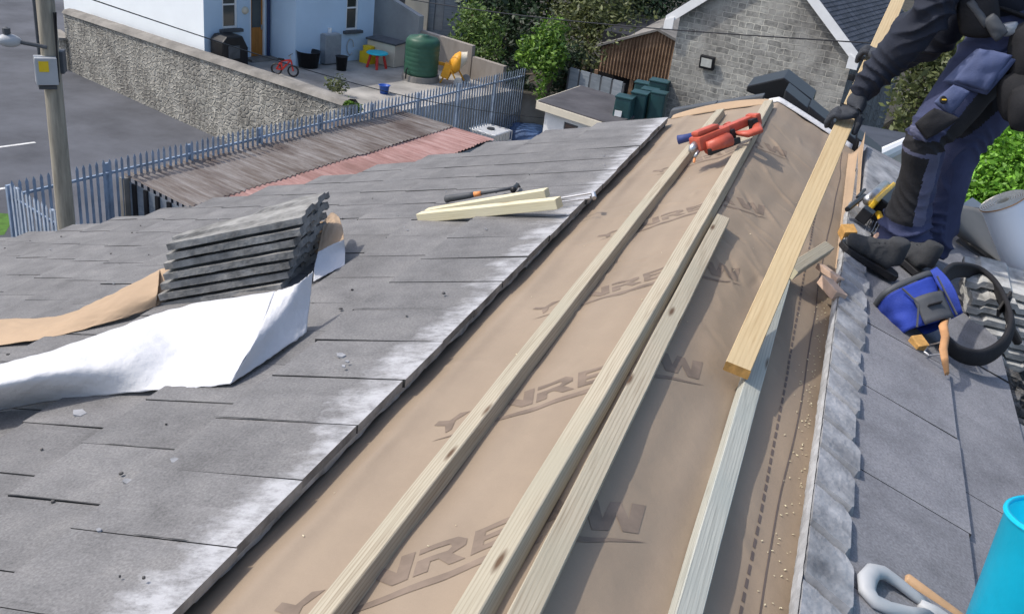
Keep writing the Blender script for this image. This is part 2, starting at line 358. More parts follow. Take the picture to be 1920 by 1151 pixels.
def az(d): return Vector((math.sin(rad(d)), math.cos(rad(d)), 0))
NL = Vector((-math.sin(rad(20)), 0, math.cos(rad(20)))); NR = Vector((math.sin(rad(22)), 0, math.cos(rad(22))))
DL = Vector((-math.cos(rad(20)), 0, -math.sin(rad(20)))); DR = Vector((math.cos(rad(22)), 0, -math.sin(rad(22))))
def holed(mb, p0, d, L, z0, z1, holes, nrm, mi=0, depth=.16):
    xs = sorted({0, L, *[h[0] for h in holes], *[h[1] for h in holes]}); zs = sorted({z0, z1, *[h[2] for h in holes], *[h[3] for h in holes]})
    P = lambda a, z, k=0: Vector((p0.x, p0.y, 0)) + d * a + Vector((0, 0, z)) - nrm * k
    for i in range(len(xs) - 1):
        for j in range(len(zs) - 1):
            a, b, c, e = xs[i], xs[i + 1], zs[j], zs[j + 1]
            if any(h[0] <= (a + b) / 2 <= h[1] and h[2] <= (c + e) / 2 <= h[3] for h in holes): continue
            mb.add([P(a, c), P(b, c), P(b, e), P(a, e)], [(0, 1, 2, 3)], mi, [(a, c), (b, c), (b, e), (a, e)])
    for a, b, c, e in holes:
        for q in (((a, c), (b, c)), ((b, c), (b, e)), ((b, e), (a, e)), ((a, e), (a, c))):
            mb.add([P(*q[0]), P(*q[1]), P(*q[1], depth), P(*q[0], depth)], [(0, 1, 2, 3)], mi)
    return P
# ================================================================ SETTING
def struct(o, name=None): o['kind'] = 'structure'; return o
g = MB()
g.grid(lambda a, b: Vector((-400 + 800 * a, -300 + 900 * b, 0)), 20, 20)
struct(g.build('ground', 'asphalt'))
# raised yard behind the rubble wall, and the ground round the church
WF = at_z(128, 132, 0.0); WN = at_z(388, 250, 0.0)           # foot of the rubble wall, far and near end
wd = (WN - WF).normalized(); wn = Vector((-wd.y, wd.x, 0))
WE = WF + wd * ((at_z(640, 330, 0) - WF).dot(wd))
YZ = 1.8
FZ = 2.7
PF = [at_z(20, 338, FZ), at_z(254, 272, FZ), at_z(392, 247, FZ), at_z(515, 227, FZ), at_z(615, 207, FZ), at_z(703, 181, FZ), at_z(784, 168, FZ), at_z(862, 148, FZ), at_z(985, 126, FZ)]
fd = (PF[-1] - PF[1]).normalized()
def fence_at(t): return PF[1] + fd * t
FL = (PF[-1] - PF[1]).length
fE = fence_at(FL)
fj = PF[1] + fd * ((PF[5] - PF[1]).dot(fd))
_r = ray(645, 192); _k = (WF - EYE).dot(wn) / _r.dot(wn); wtop = EYE + _r * _k; print('wtop', wtop)
a_ = [WF + wn * .25, Vector((wtop.x, wtop.y, 0)) + wn * .1, Vector((fE.x, fE.y, 0)) - Vector((.35, -.1, 0)), Vector((fE.x + 2, fE.y + 2, 0)), Vector((60, fE.y + 2, 0)), Vector((60, 200, 0)), Vector((-120, 200, 0))]
a_.insert(2, Vector((fj.x - .8, fj.y + .6, 0)))
y_ = MB(); n = len(a_)
y_.add([(p.x, p.y, -.05) for p in a_] + [(p.x, p.y, YZ) for p in a_], [[n + i for i in range(n)]] + [[i, (i + 1) % n, n + (i + 1) % n, n + i] for i in range(n)])
struct(y_.build('yard', 'concrete'))
gr = MB(); q = [at_z(-260, 470, .004), at_z(8, 440, .004), at_z(30, 402, .004), at_z(-260, 380, .004)]
gr.add(q, [(0, 1, 2, 3)]); struct(gr.build('grass_verge', 'grass'))
al = MB()
q = [Vector((fE.x + 6.5, fE.y + 1.9, .004)), Vector((fE.x + .05, fE.y + 1, .004)), fence_at(FL * .6) + Vector((.1, 0, 0)), Vector((-6, 17, .004))]
al.add([(p.x, p.y, .004) for p in q], [(0, 1, 2, 3)]); struct(al.build('alley_ground', 'earth'))
for (u0, v0, u1, v1) in ((-150, 296, 66, 267), (-120, 372, 14, 352)):
    a, b = at_z(u0, v0, .004), at_z(u1, v1, .004); t = (b - a).normalized().cross(Vector((0, 0, 1))) * .06
    struct(MB().add([a - t, b - t, b + t, a + t], [(0, 1, 2, 3)]).build('road_marking', 'white_line'))
gd = MB(); gd.add([(-10.8, 31.5, YZ + .004), (-4, 29.8, YZ + .004), (60, 29.8, YZ + .004), (60, 199, YZ + .004), (-60, 199, YZ + .004), (-30, 41, YZ + .004), (-12.5, 36, YZ + .004)], [list(range(7))]); struct(gd.build('garden_ground', 'earth'))
pth = MB(); q = [at_z(1570, 285, YZ + .004), at_z(1800, 240, YZ + .004), at_z(1800, 150, YZ + .004), at_z(1690, 195, YZ + .004)]
struct(MB().add(q, [(0, 1, 2, 3)]).build('path', 'earth'))

# ================================================================ OUR ROOF
house = thing('roofed_building', (XR - 2.5, 2.8, 0), 'long building being reroofed, grey tiles on both slopes beside a stripped ridge', 'building')
jdark = MB()  # dark strips in the joints: dirt plus painted-in gap shade
def tile_field(side, t0, tmax, y0, y1, pitch, first, expo, skip=None, gap=.0045, phase=0):
    mb = MB(); sg = -1 if side == 'L' else 1; k = 0; head = t0
    while True:
        tail = t0 + first + expo * k
        hd = t0 if k == 0 else tail - .42
        if tail > tmax: break
        yy = y0 + (pitch / 2 if (k + phase) % 2 else 0) - pitch
        while yy < y1:
            ye = yedge(sy(-(hd + tail) / 2 - .1, 0).x) + R_.uniform(-.012, .012) if side == 'L' else y1 + (.0 if k % 2 else .02)
            a, b = max(yy, y0 - .1), min(yy + pitch - gap, ye); yy += pitch
            if b - a < .02 or (skip and skip((hd + tail) / 2, (a + b) / 2, k)): continue
            j = [R_.gauss(0, .0013 if side == 'L' else .002) for _ in range(6)]; jt = R_.gauss(0, .005); jh = R_.gauss(0, .004) if k == 0 else 0
            P = []; U = []
            for zz in (0, 1):
                for (t, y, d) in ((hd + jh, a, j[0]), (hd + jh, b, j[1]), (tail + jt, b, j[2]), (tail + jt, a, j[3])):
                    f = (t - hd) / (tail - hd); off = .024 + .033 * f + d - (0 if zz else .024)
                    P.append(sy(sg * t, y, off / math.cos(rad(20)))); U.append((t - t0, y))
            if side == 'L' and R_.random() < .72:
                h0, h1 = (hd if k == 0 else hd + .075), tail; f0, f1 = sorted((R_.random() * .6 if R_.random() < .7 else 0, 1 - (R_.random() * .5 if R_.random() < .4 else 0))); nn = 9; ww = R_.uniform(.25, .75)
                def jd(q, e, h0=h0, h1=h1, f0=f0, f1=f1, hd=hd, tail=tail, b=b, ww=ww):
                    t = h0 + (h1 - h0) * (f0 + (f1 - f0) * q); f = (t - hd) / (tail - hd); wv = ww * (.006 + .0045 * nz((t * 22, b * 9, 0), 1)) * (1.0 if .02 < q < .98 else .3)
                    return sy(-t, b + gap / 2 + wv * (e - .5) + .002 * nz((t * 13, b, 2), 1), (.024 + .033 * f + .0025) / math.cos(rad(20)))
                jdark.grid(jd, nn, 1)
            order = (0, 1, 2, 3) if sg > 0 else (3, 2, 1, 0)
            P = [P[i] for i in order] + [P[4 + i] for i in order]; U = [U[i] for i in order] + [U[4 + i] for i in order]
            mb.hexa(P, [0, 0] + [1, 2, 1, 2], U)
        k += 1
    return mb
VE = [(.6, 5.53), (.93, 5.43), (1.33, 5.46), (1.67, 5.40), (2.06, 5.19), (2.46, 5.14), (2.89, 4.98), (3.29, 4.88), (3.71, 4.72), (4.1, 4.65), (4.57, 4.57), (5.1, 4.51), (7.5, 4.3)]
def yedge(x):
    x = -x
    for (a, c), (b, d) in zip(VE, VE[1:]):
        if x <= b: return c + (d - c) * max(0, x - a) / (b - a)
    return VE[-1][1]
def broken(t, y, k): return (k >= 2 and y > 3.15 + .0 * k and y < 4.9 and t > 1.15)
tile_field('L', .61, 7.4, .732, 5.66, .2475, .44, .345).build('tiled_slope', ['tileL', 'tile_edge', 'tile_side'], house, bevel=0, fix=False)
jo = jdark.build('joint_dirt_shade', 'tile_side', house); jo['kind'] = 'stuff'
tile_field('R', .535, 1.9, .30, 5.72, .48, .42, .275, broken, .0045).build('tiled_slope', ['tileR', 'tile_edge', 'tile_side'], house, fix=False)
# boarding under the tiles, walls below
mb = MB()
for sg, t1, n_ in ((-1, 7.35, 24), (1, 1.9, 1)):
    for q_ in range(n_):
        ta, tb = t1 * q_ / n_ + 1e-4, t1 * (q_ + 1) / n_; ya, yb = (yedge(sy(-ta, 0).x) - .05, yedge(sy(-tb, 0).x) - .05) if sg < 0 and q_ > 1 else (5.6, 5.6 if q_ != 1 else 5.3)
        P = [sy(sg * ta, -2.5, -.075), sy(sg * ta, ya, -.075), sy(sg * tb, yb, -.075), sy(sg * tb, -2.5, -.075)]
        mb.add(P + [p - Vector((0, 0, .12)) for p in P], [(0, 1, 2, 3), (4, 5, 6, 7), (1, 2, 6, 5)])
mb.build('roof_boarding', 'debris', house)
mb = MB(); xl, xr = sy(-7.1, 0).x, sy(1.75, 0).x; zl, zr = surf(xl) - .25, surf(xr) - .25
yl = yedge(xl) - .25
mb.hexa([(xl, -2.4, -.1), (XR, -2.4, -.1), (XR, 5.4, -.1), (xl, yl, -.1), (xl, -2.4, zl), (XR, -2.4, ZR - .3), (XR, 5.4, ZR - .3), (xl, yl, zl)])
mb.hexa([(XR, -2.4, -.1), (xr, -2.4, -.1), (xr, 5.4, -.1), (XR, 5.4, -.1), (XR, -2.4, ZR - .3), (xr, -2.4, zr), (xr, 5.4, zr), (XR, 5.4, ZR - .3)])
mb.build('wall', 'cream', house)
# scalloped old bedding mortar along the head of the right slope
mb = MB(); y = .30; u = 0
while y < 4.28:
    pt = .165 + R_.uniform(-.02, .02); w0 = .118 + R_.uniform(-.012, .012); sk = R_.uniform(.018, .04); h0 = R_.uniform(-.003, .003); y0 = y
    def slab(a, b, y0=y0, pt=pt, w0=w0, sk=sk, h0=h0):
        q = a; rnd = (max(0, (q - .72) / .28) ** 2) * .035 + (max(0, (.12 - q) / .12) ** 2) * .016
        t = .515 + (w0 - rnd) * b + .0035 * noise.noise(Vector((y0 + q * 3, 9, b * 4))) * (1 if b in (0.0, 1.0) else 0); yy = y0 - sk * b + pt * 1.04 * q
        hh = .052 + h0 + .011 * (.5 - q) + .0022 * nz((t * 40, yy * 40, 1), 1) + .0012 * nz((t * 110, yy * 110, 1), 1) + .003 * nz((t * 12, yy * 12, 7), 1)
        if a in (0.0, 1.0) or b == 1.0: hh = .022
        if b == 0.0: hh = .028
        return sy(t, yy, hh)
    mb.grid(slab, 22, 18); y += pt
mb.build('bedding_mortar', 'mortar', house, smooth=False)
mb = MB()
def inner(a, b):
    y = .3 + 3.98 * a; return sy(.517 - .012 * math.sin(b * 3.14) - .004 * abs(nz((y * 26, b * 3, 0), 1)) * (b > 0), y, .046 - .075 * b + .006 * nz((y * 30, b * 4, 3), 1))
mb.grid(inner, 700, 6); mb.build('bedding_mortar', 'mortar_pale', house, smooth=False)
mb = MB()     # mortar smears at the far end, round the yellow tool
mb.grid(lambda a, b: sy(.56 + .36 * b, 4.35 + 1.25 * a, (.060 + .007 * nz((a * 9, b * 5, 2), 1) + .004 * nz((a * 40, b * 22, 2), 1)) - (.05 if b in (0.0, 1.0) or a in (0.0, 1.0) else 0)), 46, 20)
mb.build('bedding_mortar', 'mortar', house, smooth=True)
# edge of the left heads: ragged mortar and nibs under the tiles
mb = MB()
def lip(a, b):
    y = .6 + 4.88 * a; st = .012 * (noise.noise(Vector((math.floor(y / .085) * 3.7, 1, 0)))) + .010 * nz((y * 9, 0, 4), 1)
    return sy(-.617 - .004 * b + .003 * nz((y * 30, b * 5, 0), 1), y, .018 - b * (.040 + st))
mb.grid(lip, 420, 4)
mb.grid(lambda a, b: lip(a, 1) - Vector((.03 * b, 0, 0)), 420, 1)
mb.build('bedding_mortar', 'tile_pale', house)
# dark verge board on the far left gable edge and grey lead strip on it
mb = MB()
for i in range(16):
    a, b = -.62 - i * .42, -.62 - (i + 1) * .42; y1_, y2_ = yedge(sy(a, 0).x) - .04, yedge(sy(b, 0).x) - .04
    mb.hexa([sy(a, y1_, -.14), sy(b, y2_, -.14), sy(b, y2_ + .03, -.14), sy(a, y1_ + .03, -.14), sy(a, y1_, .0), sy(b, y2_, .0), sy(b, y2_ + .03, .0), sy(a, y1_ + .03, .0)])
mb.build('verge_board', 'dkgrey', house)
# loose moss, chips
mb = MB()
for i in range(100):
    t, y = .7 + 4.5 * R_.random() ** 1.2, R_.uniform(.9, 4.4)
    if R_.random() < .62: k = round((y - 1.22) / .12375); y = 1.217 + k * .12375
    r = R_.uniform(.0015, .0045); p = sy(-t, y, .050)
    mb.lathe([(r * 1.6, -.004), (r * 1.5, r * .15), (r * .7, r * .45), (0, r * .5)], p, frame((R_.gauss(0, 1), R_.gauss(0, 1), 0), NL), 6)
o = mb.build('moss_tufts', 'debris'); tag(o, 'small dark moss tufts along the tile joints of the left slope', 'moss', kind='stuff')
mb = MB()
for i in range(50):
    t, y = .66 + 3.5 * R_.random() ** 1.5, R_.uniform(.9, 4.6); r = R_.uniform(.003, .010)
    p = sy(-t, y, .055); q0 = R_.random() * 6
    poly = [p + frame((1, 0, 0), NL) @ Vector((r * R_.uniform(.5, 1.2) * math.cos(q0 + k * 1.25), r * R_.uniform(.4, 1) * math.sin(q0 + k * 1.25), 0)) for k in range(5)]
    mb.prism(poly, NL * .004)
for u, v, r in ((150, 776, .022), (640, 668, .015), (240, 905, .012), (330, 866, .014)):
    p = roof(u, v, .05); mb.prism([p + Vector((r * math.cos(k * 1.3 + u), r * math.sin(k * 1.3 + u) * .8, 0)) for k in range(5)], NL * .006)
o = mb.build('mortar_chips', 'memb_white'); o.data.materials[0] = M['mortar']; tag(o, 'pale mortar chips scattered on the grey tiles of the left slope', 'mortar chips', kind='stuff')

# ---------------------------------------------------------------- underlay membrane
def mh(s, y):     # height of the loose membrane over the roof plane
    z = -.032 + .010 * math.exp(-(s / .16) ** 2) * 0
    z += .007 * nz((s * 2.2, y * 1.5, 0), 1.6) + .005 * nz((s * 9, y * 4.5, 5), 1.0) + .004 * nz((s * 17, y * 2.2, 9), 1.0)
    z -= .012 * (0.5 + .5 * math.cos((y - .35) * 2 * math.pi / .62)) * (1 if s > 0 else .55) * math.exp(-((abs(s) - .33) / .2) ** 2)
    # sharp creases running up to the battens
    for (s0, y0, a, ln, am) in CR:
        ds, dy = s - s0, y - y0; p = ds * math.cos(a) + dy * math.sin(a); q_ = -ds * math.sin(a) + dy * math.cos(a)
        if abs(p) < ln: z += am * math.exp(-(q_ / .013) ** 2) * (1 - abs(p) / ln)
    if s < -.50: z -= .0
    if s > .40 and y > 3.72: z += .0
    if s < -.44: z += .010 * math.exp(-((s + .53) / .03) ** 2)
    return z
CR = []
for i in range(130):
    y0 = R_.choice([1.6, 2.2, 2.9, 3.4, 3.9, 4.4, 4.9]) + R_.gauss(0, .22) if i > 22 else R_.uniform(.8, 5.5); s0 = R_.uniform(-.55, .42)
    if y0 < 2.4 and R_.random() < .5: continue
    CR.append((s0, y0, R_.gauss(.9, .45) * (1 if s0 < 0 else -1), R_.uniform(.05, .22), R_.choice([1, 1, -.7]) * R_.uniform(.002, .0075) * (1 if y0 > 2.3 else .5)))
for k, y0 in enumerate((3.0, 3.05, 3.8, 3.76, 4.75, 4.7, 4.8)): CR.append((.1 + .04 * (k % 3), y0, -.95 - .12 * (k % 2), .15, .008 * (-1) ** k))
def onm(s, y, off=.0015): return sy(s, y, mh(s, y) + off)
m_, N, L, B = mk('membrane_brown'); B.inputs['Roughness'].default_value = .62; B.inputs['Specular IOR Level'].default_value = .35
v = coord(N, L); n1 = node(N, 'ShaderNodeTexNoise', Scale=2.5, Detail=7, Roughness=.6); L.new(v, n1.inputs[0])
n2 = node(N, 'ShaderNodeTexNoise', Scale=900, Detail=2); L.new(v, n2.inputs[0])
oc = ramp(N, L, n1.outputs[0], [(.3, (.265, .205, .145)), (.7, (.325, .252, .180))]); oc = mixc(N, L, .25, oc, ramp(N, L, n2.outputs[0], [(.3, (.25, .185, .135)), (.7, (.41, .32, .235))]))
L.new(oc, B.inputs['Base Color']); n3 = node(N, 'ShaderNodeTexNoise', Scale=14, Detail=5); L.new(v, n3.inputs[0]); bump(N, L, B, n3.outputs[0], .35, .010)
M['membrane'] = m_
memb = thing('underlay_membrane', sy(0, 2.8), 'brown roofing membrane with dark printed lettering rolled along the stripped ridge', 'roofing membrane')
mb = MB(); S0, S1 = -.70, .515
mb.grid(lambda a, b: sy(S0 + (S1 - S0) * b, .25 + 5.43 * a, mh(S0 + (S1 - S0) * b, .25 + 5.43 * a)), 520, 118)
mb.build('sheet', 'membrane', memb, smooth=True)
# turned-up far edge (left of the peak) and white turned edge on the right of it
mb = MB()
mb.grid(lambda a, b: sy(-.63 + .60 * a, 5.66 + .05 * b + .03 * math.sin(a * 3), -.03 + b * (.012 + .026 * math.sin(a * math.pi) ** .7)), 30, 5)
mb.build('curled_edge', 'memb_tan', memb, smooth=True, solid=.002)
mb = MB()
mb.grid(lambda a, b: sy(-.06 + .56 * a, 5.675 + .03 * b, -.028 + .022 * b + .006 * math.sin(a * 3.1)), 20, 3)
mb.build('white_edge', 'memb_white', memb, smooth=True, solid=.002)
mb = MB()     # right edge standing up beside the worker
def curl(a, b):
    y = 3.55 + 2.0 * a; h_ = (.02 + .13 * a ** 1.3); s = .505 - .02 * a + .075 * b * (1 - .25 * a) + .02 * math.sin(b * 3) * a
    return sy(s, y, -.03 + h_ * b ** 1.4 + .008 * math.sin(a * 14) * b)
mb.grid(curl, 40, 8); mb.build('curled_edge', 'memb_tan', memb, smooth=True, solid=.002)
# dashed and plain printed lines
mb = MB(); y = .6; ls = lambda y: .397 + .012 * math.sin(y * 1.1) - .006 * max(0, y - 2.6)
while y < 5.2:
    n = 4; mb.grid(lambda a, b: onm(ls(y + .03 * a) - .0035 + .007 * b, y + .030 * a), n, 1); y += .044
mb.build('printed_line', 'line_ink', memb)
mb = MB(); l2 = lambda y: .452 + .010 * nz((y * 2.3, 0, 0), 1) + .006 * math.sin(y * 3)
mb.grid(lambda a, b: onm(l2(.6 + 4.9 * a) - .0022 + .0044 * b, .6 + 4.9 * a), 300, 1); mb.build('printed_line', 'line_ink', memb)
# big diagonal lettering; strokes in a unit letter box (x across, y up)
GL = {'V': [[(.42, 0), (.58, .1), (.62, .6), (1, .9), (.7, 1), (.45, .72), (.1, 1), (0, .8), (.35, .45)]], 'M': [[(0, 0), (.2, 0), (.26, .62), (.5, .1), (.74, .62), (.8, 0), (1, 0), (.88, 1), (.68, 1), (.5, .55), (.32, 1), (.12, 1)]],
      'N': [[(0, 0), (.26, 0), (.26, .58), (.72, 0), (1, 0), (1, 1), (.74, 1), (.74, .42), (.28, 1), (0, 1)]],
      'R': [[(0, 0), (.28, 0), (.28, .36), (.44, .36), (.68, 0), (1, 0), (.7, .42), (.95, .58), (.95, .82), (.75, 1), (0, 1), (0, .8), (.62, .8), (.66, .68), (.6, .57), (0, .57)]],
      'E': [[(0, 0), (.95, 0), (.95, .22), (.28, .22), (.28, .4), (.85, .4), (.85, .6), (.28, .6), (.28, .78), (.95, .78), (.95, 1), (0, 1)]],
      'A': [[(0, 0), (.26, 0), (.34, .2), (.68, .2), (.76, 0), (1, 0), (.66, 1), (.36, 1)]],
      'W': [[(.0, 1), (.24, 1), (.32, .42), (.44, 1), (.62, 1), (.74, .42), (.80, 1), (1.04, 1), (.9, 0), (.64, 0), (.53, .52), (.42, 0), (.16, 0)]]}
def stroke(mb, poly, P):
    from mathutils.geometry import tessellate_polygon
    pts = [Vector((x, y, 0)) for x, y in poly]; tri = [[pts[k] for k in t] for t in tessellate_polygon([pts])]
    for _ in range(3):
        nt_ = []
        for a, b, c in tri: ab, bc, ca = (a + b) / 2, (b + c) / 2, (c + a) / 2; nt_ += [[a, ab, ca], [ab, b, bc], [ca, bc, c], [ab, bc, ca]]
        tri = nt_
    for t in tri: mb.add([P(p.x, p.y) for p in t], [(0, 1, 2)])
for row, (yR, sc) in enumerate(((1.535, 1), (2.235, 1), (2.975, 1), (3.735, 1), (4.72, 1), (.83, 1))):
    mb = MB(); e1 = Vector((.635, .53)).normalized(); e2 = Vector((-.12, .95)); A0 = Vector((.175, yR))
    def P(x, y, e1=e1, e2=e2, A0=A0): q = A0 + e1 * x * .94 + e2 * y * .92; return onm(q.x, q.y, .0012)
    for ch, lx, wd_ in (('V', -.83, .10), ('N', -.66, .115), ('R', -.535, .11), ('E', -.415, .09), ('A', -.315, .135), ('W', -.165, .165)):
        sk = lambda a, b, lx=lx, wd_=wd_: P(lx + wd_ * a - .016 * b, .018 + .104 * b)
        for poly in GL[ch]: stroke(mb, poly, sk)
    sw = [(-.82, -.018), (-.45, -.044), (-.2, -.034), (.0, .004), (-.2, -.006), (-.45, -.016)]
    mb.grid(lambda a, b: P(-.82 + .83 * a, -.006 - .028 * math.sin(a * math.pi) ** .8 * b - .006 * math.sin(a * 3.1)), 40, 2)
    mb.build('printed_lettering', 'ink', memb, smooth=True)

# ---------------------------------------------------------------- battens and planks
def bar(name, P0, P1, wdt, th, up, mt, label, cat='batten', group=None, bend=0.0, seg=24, endm='endgrain', ext=0.0):
    """timber of section wdt x th whose TOP face centre line runs P0 -> P1"""
    P0, P1 = Vector(P0), Vector(P1); P0 = P0 - (P1 - P0).normalized() * ext; x = (P1 - P0); Ln = x.length; Rm = frame(x, up); u_ = R_.random() * 9; mb = MB(); prev = None
    yv, zv = Rm.col[1], Rm.col[2]; b = len(mb.v); ch = .0022
    sec = [(-wdt / 2 + ch, 0), (wdt / 2 - ch, 0), (wdt / 2, -ch), (wdt / 2, -th + ch), (wdt / 2 - ch, -th), (-wdt / 2 + ch, -th), (-wdt / 2, -th + ch), (-wdt / 2, -ch)]
    per = [0]
    for k in range(8): a, c = sec[k], sec[(k + 1) % 8]; per.append(per[-1] + math.hypot(a[0] - c[0], a[1] - c[1]))
    for i in range(seg + 1):
        f = i / seg; c = P0 + x * f + yv * (bend * math.sin(f * math.pi) + .0015 * nz((f * Ln * 3, u_, 0), 1)) + zv * .001 * nz((f * Ln * 4, u_, 3), 1)
        for (a, d) in sec: mb.v.append(c + yv * a + zv * d)
    for i in range(seg):
        for k in range(8):
            k2 = (k + 1) % 8
            mb.f.append([i * 8 + k, i * 8 + k2, (i + 1) * 8 + k2, (i + 1) * 8 + k]); mb.mi.append(0)
            a, c = u_ + per[k], u_ + per[k + 1]; y0, y1 = u_ * 2 + Ln * i / seg, u_ * 2 + Ln * (i + 1) / seg
            mb.uv.append([(a, y0), (c, y0), (c, y1), (a, y1)])
    for base in (0, seg * 8): mb.f.append([base + k for k in range(8)]); mb.mi.append(1); mb.uv.append(None)
    o = mb.build(name, [mt, endm]); return tag(o, label, cat, group)
BT = .008      # top of a nailed batten over the roof plane
bar('batten', roof(600, 1151, BT), roof(1350, 205, BT), .048, .040, NL, 'batten', 'long treated batten nearest the left tiles, orange nail gun resting on its far end', group='timber battens laid along the stripped ridge', bend=.006, ext=.45)
bar('batten', roof(868, 1151, BT + .004), roof(1441, 188, BT + .012), .050, .042, NL, 'batten', 'long knotty batten running up along the ridge line to the peak of the gable', group='timber battens laid along the stripped ridge', bend=-.006, ext=.45)
bar('batten', roof(985, 1151, .004), roof(1357, 405, .004), .050, .040, (.16, 0, 1), 'batten', 'loose shorter batten that stops with a square end halfway up the membrane', group='timber battens laid along the stripped ridge', bend=.004, ext=.45)
bar('batten', roof(1294, 1151, BT), roof(1476, 500, BT), .052, .040, NR, 'batten_grey', 'greyish green batten right of the others, under the lower end of the yellow plank', group='timber battens laid along the stripped ridge', bend=.003, ext=.45)
PB = roof(1385, 686, .042); PH = at_d(1583, 232, 4.13)
PD = (PH - PB).normalized(); PUP = Vector((.10, -.35, 1))
bar('plank', PB, PB + PD * 4.2, .070, .032, PUP, 'plank', 'long fresh yellow plank held by the worker, lower end on a greyish batten', 'plank')
bar('batten_offcut', roof(1487, 503, .052), roof(1556, 458, .052), .044, .036, NR, 'batten', 'short treated batten offcut laid crosswise beside the dark boot', 'wood offcut', endm='pale_wood')
bar('batten_offcut', roof(786, 399, .085), roof(1046, 371, .115), .046, .042, NL, 'pale_wood', 'pale pine stick lying across the left tiles, the nearer and longer of two', 'wood offcut', endm='pale_wood')
bar('batten_offcut', roof(800, 392, .062), roof(1024, 354, .10), .046, .036, NL, 'pale_wood', 'shorter pale pine stick just behind the longer one on the left tiles', 'wood offcut', endm='pale_wood')
def block(name, u, v, off, size, d, up, mt, label, cat='wood block', tilt=0):
    mb = MB(); p = roof(u, v, off); mb.box(p, size, frame(d, up)); o = mb.build(name, mt, bevel=.003); return tag(o, label, cat)
block('wood_block', 1589, 436, .06, (.055, .05, .05), (1, .5, .1), (.3, -.3, 1), 'endgrain', 'small brown wood block in front of the boot toe, by the yellow nail gun')
block('wood_block', 1556, 513, .035, (.11, .04, .022), (.8, -.75, -.1), NR, 'brick', 'thin grey wood offcut on the membrane edge, further of two by the mortar')
block('wood_block', 1560, 542, .04, (.115, .05, .036), (.55, -.9, -.1), (.5, -.2, 1), 'brick', 'pinkish wood offcut on the membrane edge, nearer of two by the mortar')
block('wood_block', 1721, 645, .06, (.045, .05, .04), (1, .8, .1), (.1, -.4, 1), 'endgrain', 'small brown wood block next to the blue tool pouch')
mb = MB()
for i in range(190):
    y = R_.uniform(1.2, 3.5); s = .50 - abs(R_.gauss(0, .035)); 
    if i > 150: s, y = R_.uniform(-.55, .45), R_.uniform(1, 5)
    p = onm(s, y, .003); r = R_.uniform(.001, .0026); Rm = frame((R_.gauss(0, 1), R_.gauss(0, 1), .1), (R_.gauss(0, .4), R_.gauss(0, .4), 1)); mb.box(p, (r * 2.2, r, .001), Rm)
tag(mb.build('sawdust', 'pale_wood'), 'pale sawdust flakes along the mortared membrane edge', 'sawdust', kind='stuff')
# black verge caps and ridge cap at the far gable
for i in range(4):
    a, b = .02 + i * .165, .02 + (i + 1) * .165 + .01; mb = MB()
    z0 = .022 - .004 * (i % 2)
    mb.hexa([sy(a, 5.70, z0 - .16), sy(b, 5.70, z0 - .16), sy(b, 6.02, z0 - .16), sy(a, 6.02, z0 - .16), sy(a, 5.74, z0 + .02), sy(b, 5.74, z0), sy(b, 6.0, z0), sy(a, 6.0, z0 + .02)])
    o = mb.build('verge_cap', 'black', bevel=.008)
    tag(o, ['black verge cap directly below the black ridge cap', 'black verge cap second below the black ridge cap', 'black verge cap third below the black ridge cap', 'black verge cap lowest on the gable, behind the gloved hand'][i], 'verge cap', 'black verge caps on the right gable edge')
for i in range(2):
    a, b = -.10 - i * .28, -.10 - (i + 1) * .28; mb = MB()
    mb.hexa([sy(a, 5.74, -.06), sy(b, 5.74, -.06), sy(b, 5.86, -.06), sy(a, 5.86, -.06), sy(a, 5.76, .012), sy(b, 5.76, .008), sy(b, 5.84, .008), sy(a, 5.84, .012)])
    tag(mb.build('verge_cap', 'dkgrey', bevel=.006), ['dark slim verge cap left of the black ridge cap', 'dark slim verge cap lower left, behind the end of the nearest batten'][i], 'verge cap', 'dark verge caps on the left gable edge')
rc = at_y(1470, 146, 6.05); mb = MB(); q = []
for (dx, dz) in ((-.205, -.125), (-.205, -.09), (0, 0), (.20, -.10), (.20, -.16)): q.append(rc + Vector((dx, 0, dz)))
mb.prism(q + [rc + Vector((.0, 0, -.16))], (0, .34, 0)); tag(mb.build('ridge_cap', 'black', bevel=.008), 'black angular ridge cap standing at the peak of the gable', 'ridge cap')
# ================================================================ BACKGROUND
# ---- rubble wall with coping
rw = thing('stone_wall', WF, 'long pale rubble stone wall with grey coping between the car park and the yard', 'stone wall')
Lw = (Vector((wtop.x, wtop.y, 0)) - WF).dot(wd)
def wallpiece(mb, p0, d, L, z1a, z1b, thick, nrm):
    n = 24
    for i in range(n):
        a, b = L * i / n, L * (i + 1) / n; za, zb = z1a + (z1b - z1a) * i / n, z1a + (z1b - z1a) * (i + 1) / n
        A, B2 = p0 + d * a, p0 + d * b
        mb.add([(A.x, A.y, 0), (B2.x, B2.y, 0), (B2.x, B2.y, zb), (A.x, A.y, za)], [(0, 1, 2, 3)], 0, [(a, 0), (b, 0), (b, zb), (a, za)])
    A, B2 = p0 + d * L, p0; nb = nrm * thick
    mb.add([(A.x, A.y, 0), (A.x + nb.x, A.y + nb.y, 0), (A.x + nb.x, A.y + nb.y, z1b), (A.x, A.y, z1b)], [(0, 1, 2, 3)], 0, [(0, 0), (thick, 0), (thick, z1b), (0, z1b)])
    mb.add([(B2.x, B2.y, 0), (B2.x + nb.x, B2.y + nb.y, 0), (B2.x + nb.x, B2.y + nb.y, z1a), (B2.x, B2.y, z1a)], [(0, 1, 2, 3)], 0, [(0, 0), (thick, 0), (thick, z1a), (0, z1a)])
zA = at_y(128, 27, WF.y).z; zB = wtop.z - .10; print('WTOP', wtop, zB)
mb = MB(); wallpiece(mb, WF, wd, Lw, zA, zB, .45, wn)
rd = az(118); rd = Vector((-.86, .5, 0)); rd.normalize()
